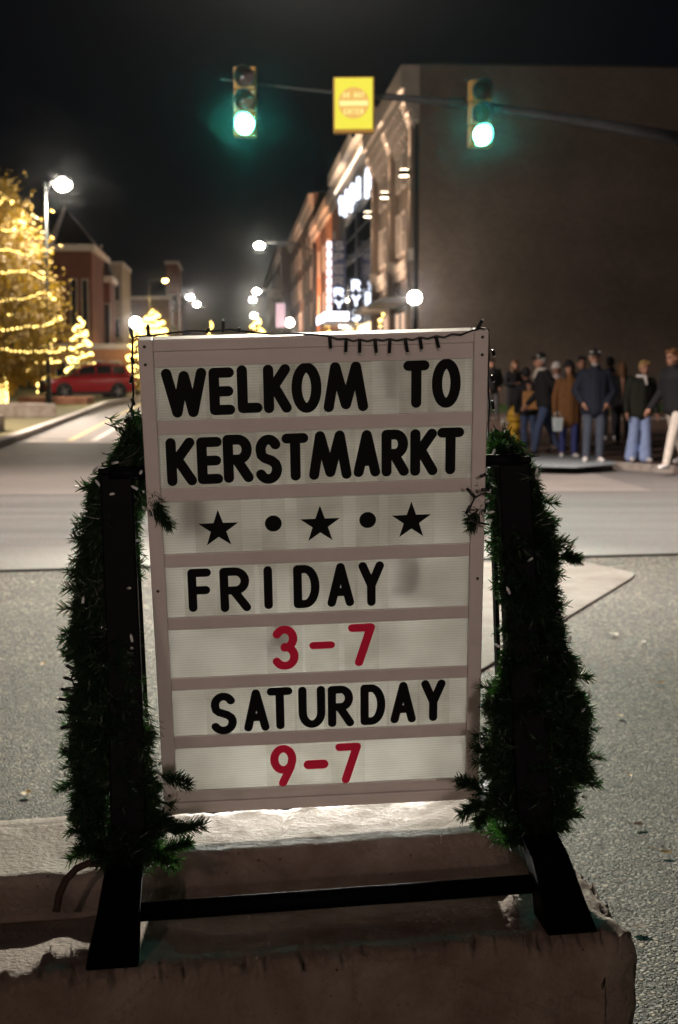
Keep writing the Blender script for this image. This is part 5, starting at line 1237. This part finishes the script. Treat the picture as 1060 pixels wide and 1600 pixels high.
# ------------------------------------------------------------------ people waiting at the corner
SKIN = surf('skin', (0.36, 0.19, 0.125), (0.31, 0.16, 0.10), 12, .55)
def cl(name, c, r=.85): return surf(name, c, tuple(v * .75 for v in c), 14, r, .4, 70, bdist=.006)
def person(pos, H, heading, label, coat, trou, shoe, hair, coat_len=.50, flare=0.0, hat=None, long_hair=False, stride=0.0, lift=0.0, arms='down', scarf=None, lean=0.0, hood=None, beard=None, glasses=False, slim=1.0, knee=0.0):
    rp = random.Random(int(pos.x * 1000)); root = empty('person', pos, rot=(R(rp.uniform(-2, 2)), R(rp.uniform(-2.5, 2.5)), heading + R(rp.uniform(-8, 8)))); tag(root, label, 'person')
    k = H / 1.75; S = lambda x, y, z: Vector((x * k, y * k, z * k))          # faces -y
    hip = S(0, 0, .92); ch = S(0, -lean, 1.36); nk = S(0, -lean * 1.15 - .01, 1.50); hd = S(0, -lean * 1.2 - .025, 1.635)
    legs = []
    for s in (-1, 1):
        dy = -stride * s; hj = S(s * .09, 0, .90)
        kn = S(s * .10, dy * .45 - .035 - knee * (s > 0), .50 + (.02 if s * stride < 0 else 0)); an = S(s * .105, dy, .085 + (lift if s * stride < 0 else 0))
        toe = an + S(s * .03, -.15, -.045 - (.02 if s * stride < 0 and lift else 0)); legs.append((s, hj, kn, an, toe))
    armsj = []
    hx, hy_ = rp.uniform(-.03, .03), rp.uniform(-.03, .01); hd = hd + S(hx, hy_, rp.uniform(-.012, .004)); arms0 = arms
    for s in (-1, 1):
        sh = S(s * .185, -lean, 1.41 + s * rp.uniform(-.012, .012)); arms = arms0 if arms0 != 'down' or s > 0 else rp.choice(('down', 'pocket', 'fold2'))
        if arms == 'pocket': el = S(s * .30, .05 - lean * .5, 1.13); wr = S(s * .20, -.10, .95); 
        elif arms == 'fold2': el = S(s * .27, .02, 1.14); wr = S(s * .16, -.19, 1.10)
        elif arms == 'fold': el = S(s * .26, -.06, 1.12); wr = S(s * .06, -.20, 1.13)
        elif arms == 'swing': el = S(s * .26, .07 + .10 * s, 1.13); wr = S(s * .27, -.03 + .22 * s, .90)
        else: el = S(s * .265, .03 + rp.uniform(-.04, .06), 1.13); wr = S(s * .27, -.05 + rp.uniform(-.08, .08), .88)
        armsj.append((s, sh, el, wr))
    # body: one continuous skin surface
    m = MB()
    m.cone(hip, S(0, -lean * .5, 1.15), .125 * k, .115 * k); m.cone(S(0, -lean * .5, 1.15), ch, .115 * k, .13 * k); m.cone(S(-.1, -lean, 1.38), S(.1, -lean, 1.38), .085 * k, .085 * k)
    m.cone(ch, nk, .07 * k, .056 * k); m.cone(nk, hd, .055 * k, .06 * k)
    m.ball(hd + S(0, .012, .02), .098 * k, 14, 10, (.82, 1.0, 1.14)); m.ball(hd + S(0, -.03, -.045), .07 * k, 12, 8, (.82, .9, 1.05))
    m.cone(hd + S(0, -.085, .02), hd + S(0, -.112, -.018), .011 * k, .016 * k, 6)
    for s in (-1, 1):
        m.ball(hd + S(s * .082, .01, 0), .026 * k, 8, 6, (.5, .8, 1.2)); m.cone(hd + S(s * .05, -.088, .042), hd + S(s * .018, -.096, .040), .010 * k, .010 * k, 6)
    m.cone(hd + S(-.022, -.09, -.052), hd + S(.022, -.09, -.052), .010 * k, .010 * k, 6)
    for s, hj, kn, an, toe in legs: m.cone(hj, kn, .078 * k, .05 * k); m.cone(kn, an, .05 * k, .035 * k); m.cone(an, toe, .035 * k, .03 * k)
    for s, sh, el, wr in armsj:
        m.cone(sh, el, .05 * k, .038 * k); m.cone(el, wr, .038 * k, .028 * k)
        d = (wr - el).normalized(); side = d.cross(Vector((1, 0, 0))).normalized() if abs(d.x) < .9 else Vector((0, 1, 0))
        pm = wr + d * .075 * k; m.cone(wr, pm, .03 * k, .036 * k, 8)
        for f in range(4):
            b_ = pm + side * (f - 1.5) * .019 * k + d * .02 * k; l = (.062, .072, .068, .052)[f] * k
            mid = b_ + d * l * .6; m.cone(b_ - d * .03 * k, mid, .0105 * k, .0100 * k, 6); m.cone(mid, mid + (d + Vector((-s * .5, 0, 0))).normalized() * l * .5, .0100 * k, .009 * k, 6)
        th = wr + d * .03 * k + side * -.028 * k; m.cone(th, th + (d - side * .9).normalized() * .06 * k, .012 * k, .0105 * k, 6)
    m.build('body', SKIN, root, remesh=.0085)
    # eyes and mouth
    for s in (-1, 1):
        q = MB(); q.ball(hd + S(s * .034, -.088, .022), .011 * k, 8, 6); q.build('eye', M_letter, root)
    q = MB(); q.cone(hd + S(-.02, -.101, -.053), hd + S(.02, -.101, -.053), .004 * k, .004 * k, 5); q.build('mouth', surf('lips', (.35, .12, .10), None, 9, .5), root)
    # trousers
    m = MB(); m.cone(S(-.05, .005, .93), S(.05, .005, .93), .135 * k * slim, .135 * k * slim)
    for s, hj, kn, an, toe in legs:
        m.cone(hj, kn, .103 * k * slim, (.072 + flare * .35) * k); m.cone(kn, an + S(0, .005, .0), (.072 + flare * .35) * k, (.058 + flare) * k)
    m.build('trousers', trou, root, remesh=.013)
    for s, hj, kn, an, toe in legs:
        m = MB(); m.cone(an + S(0, .03, -.02), toe, .047 * k, .042 * k); m.ball(an + S(0, .025, -.035), .047 * k, 10, 6); o = m.build('shoe', shoe, root, remesh=.010)
    # coat: torso, skirt, sleeves in one garment
    m = MB(); zb = 1.40 - coat_len
    m.cone(S(-.105, -lean, 1.375), S(.105, -lean, 1.375), .105 * k, .105 * k)
    for s in (-1, 1):
        m.cone(S(s * .085, -lean, 1.34), S(s * .075, -lean * .3, 1.02), .135 * k, .130 * k)
        m.cone(S(s * .075, -lean * .3, 1.02), S(s * .085, 0, max(zb, .55)), .130 * k, .135 * k)
        m.cone(S(0, -.03 - lean, 1.33), S(0, -.03, max(zb, .55)), .13 * k, .14 * k)
    for s, sh, el, wr in armsj:
        m.cone(sh, el, .083 * k, .068 * k); m.cone(el, wr, .068 * k, .052 * k)
    m.cone(S(0, -lean * 1.1 - .012, 1.42), S(0, -lean * 1.1 - .012, 1.50), .108 * k, .084 * k)
    m.build('coat', coat, root, remesh=.014)
    if scarf:
        m = MB(); ring = [S(.085 * math.cos(R(30 * i)), -lean * 1.1 + .08 * math.sin(R(30 * i)) - .015, 1.495) for i in range(13)]; m.tube(ring, .030 * k, 8); m.cone(S(.02, -.12 - lean, 1.47), S(.03, -.165 - lean, 1.36), .03 * k, .025 * k); m.build('scarf', scarf, root, remesh=.010)
    if hair:
        m = MB(); m.ball(hd + S(0, .03, .045), .108 * k, 14, 10, (.86, .96, 1.04)); m.cone(hd + S(-.06, -.045, .10), hd + S(.06, -.045, .10), .032 * k, .032 * k, 8)
        if long_hair:
            for s in (-1, 1): m.cone(hd + S(s * .07, .03, .03), hd + S(s * .075, -.02, -.22), .045 * k, .038 * k)
            m.cone(hd + S(0, .07, .0), hd + S(0, .08, -.25), .085 * k, .06 * k)
        o = m.build('hair', hair, root, remesh=.009)
    if hat:
        kind, mt = hat; m = MB()
        if kind == 'beanie': m.ball(hd + S(0, .015, .075), .108 * k, 14, 8, (.9, 1.0, .98)); m.tube([hd + S(.093 * math.cos(R(30 * i)), .015 + .105 * math.sin(R(30 * i)), .055) for i in range(13)], .022 * k, 8)
        else: m.ball(hd + S(0, .015, .085), .105 * k, 14, 8, (.92, 1.02, .78)); m.cone(hd + S(-.045, -.10, .075), hd + S(.045, -.10, .075), .02 * k, .02 * k); m.cone(hd + S(-.035, -.15, .065), hd + S(.035, -.15, .065), .014 * k, .014 * k); m.cone(hd + S(0, -.09, .075), hd + S(0, -.16, .066), .018 * k, .013 * k)
        m.build('hat', mt, root, remesh=.009)
    if beard:
        m = MB(); m.ball(hd + S(0, -.045, -.075), .062 * k, 10, 8, (.95, .85, .85)); m.build('beard', beard, root, remesh=.01)
    if glasses:
        m = MB()
        for s in (-1, 1): m.tube([hd + S(s * .036 + .026 * math.cos(R(45 * i)), -.108, .02 + .020 * math.sin(R(45 * i))) for i in range(9)], .004 * k, 5)
        m.build('glasses', M_carb, root)
    return root
c_black = cl('black_cloth', (.008, .008, .010)); c_navy = cl('navy_cloth', (.010, .015, .030)); c_olive = cl('dark_olive_cloth', (.018, .020, .013)); c_brown = cl('brown_wool', (.17, .075, .022)); c_pink = cl('pale_pink_cloth', (.55, .45, .43)); c_grey = cl('grey_cloth', (.10, .10, .11))
j_blue = cl('blue_denim', (.05, .075, .15)); j_mid = cl('mid_denim', (.065, .08, .115)); j_light = cl('pale_denim', (.34, .45, .74)); j_ink = cl('ink_denim', (.035, .045, .17)); t_cream = cl('cream_cloth', (.62, .57, .50)); t_dark = cl('dark_trouser', (.03, .03, .035))
s_white = cl('white_shoe', (.70, .68, .66), .5); s_dark = cl('dark_shoe', (.05, .04, .035), .5)
h_blond = cl('blond_hair', (.42, .27, .11), .5); h_brown = cl('brown_hair', (.16, .075, .03), .5); h_black = cl('black_hair', (.015, .012, .012), .5); h_gray = cl('grey_hair', (.35, .33, .31), .6)
def gp(px, py): return on_ground(px, py, .116)
person(gp(771, 656), 1.78, R(10), 'person in dark jacket half hidden behind the right edge of the sign', c_black, c_grey, s_dark, h_black, arms='pocket', slim=.85)
person(gp(801, 664), 1.72, R(20), 'woman with long light brown hair in long black coat behind the hydrant', c_black, c_black, s_dark, h_brown, coat_len=.75, long_hair=True, arms='fold')
p3 = person(gp(828, 706), 1.50, R(185), 'short person seen from behind with a tan backpack and blue jeans', c_black, j_blue, s_dark, h_black, coat_len=.52, hat=('beanie', c_black), flare=.01)
p4 = person(gp(853, 711), 1.77, R(-78), 'man in dark cap and jacket with pale collar walking to the left', c_black, j_blue, s_dark, h_gray, hat=('cap', c_black), scarf=t_cream, stride=.24, lift=.05, arms='swing', lean=.04)
person(gp(873, 702), 1.60, R(160), 'person in pale pink coat and white hat behind the brown coat', c_pink, c_black, s_white, None, coat_len=.62, hat=('beanie', cl('white_knit', (.72, .68, .64))))
p6 = person(gp(888, 715), 1.62, R(8), 'woman in long brown coat with dark beanie carrying a white bag', c_brown, j_ink, s_white, h_black, coat_len=.72, hat=('beanie', c_black), long_hair=True, stride=.06)
person(gp(909, 704), 1.72, R(10), 'dark haired person mostly hidden behind the man in the navy jacket', c_black, t_dark, s_dark, h_black)
person(gp(926, 723), 1.80, R(-4), 'man in navy jacket, cap and glasses standing on the ramp pad', c_navy, j_mid, s_white, h_gray, coat_len=.56, hat=('cap', c_black), arms='pocket', beard=h_gray, glasses=True)
person(gp(953, 688), 1.74, R(190), 'dark figure seen from behind, right of the man in navy', c_black, t_dark, s_white, h_black)
person(gp(973, 694), 1.62, R(175), 'brown haired person in black coat seen from behind, left of the pale jeans', c_black, t_dark, s_white, h_brown, coat_len=.6, long_hair=True)
person(gp(997, 722), 1.64, R(6), 'blond person in dark olive jacket with white scarf and wide pale jeans', c_olive, j_light, s_white, h_blond, coat_len=.54, flare=.055, scarf=s_white, stride=.07)
person(gp(1055, 731), 1.80, R(-62), 'person in black jacket and cream trousers walking in at the right edge', c_black, t_cream, s_white, h_brown, stride=.30, lift=.06, arms='swing', coat_len=.5, lean=.03)
# backpack and carried bag are things of their own
bp_ = gp(828, 706); o = empty('backpack', bp_ + Vector((-.02, -.17, .78)), R(5)); tag(o, 'tan backpack worn by the short person in jeans', 'backpack')
m = MB(); m.box(-.15, .15, -.10, .0, 0, .33); m.build('pack', surf('tan_leather', (.50, .26, .09), (.42, .21, .07), 9, .6), o, bevel=.035); m = MB(); m.box(-.155, .155, -.115, -.101, .20, .335); m.build('flap', surf('tan_leather_flap', (.46, .23, .08), None, 9, .6), o, bevel=.006)
bp_ = gp(872, 716); o = empty('carrier_bag', bp_ + Vector((-.02, -.06, .46)), R(10)); o.scale = (.62, .62, .75); tag(o, 'white and teal carrier bag held beside the brown coat', 'bag')
m = MB(); m.hexa([(-.12, -.05, 0), (.12, -.05, 0), (.12, .05, 0), (-.12, .05, 0), (-.16, -.03, .32), (.16, -.03, .32), (.16, .03, .32), (-.16, .03, .32)]); bg = m.build('sack', surf('white_bag', (.66, .68, .68), (.35, .5, .52), 4, .5), o, bevel=.02)
m = MB(); m.tube([(-.09, 0, .31), (-.05, 0, .44), (.05, 0, .44), (.09, 0, .31)], .008, 6); m.build('handle', MATS['white_bag'], o)


# ------------------------------------------------------------------ thin even haze added for lamp glow, standing in for lens bloom
m = MB(); m.box(-310, 310, -70, 710, -1.0, 24.0)
hm, nt, out = nodes_of('glow_haze'); v = nt.nodes.new('ShaderNodeVolumePrincipled')
v.inputs['Color'].default_value = (0.93, 0.95, 1.0, 1); v.inputs['Density'].default_value = 0.00030; v.inputs['Anisotropy'].default_value = 0.985
nt.links.new(v.outputs[0], out.inputs['Volume'])
tag(m.build('haze', hm), 'thin haze added over the whole street to give the lamps a glow', 'haze', kind='stuff')
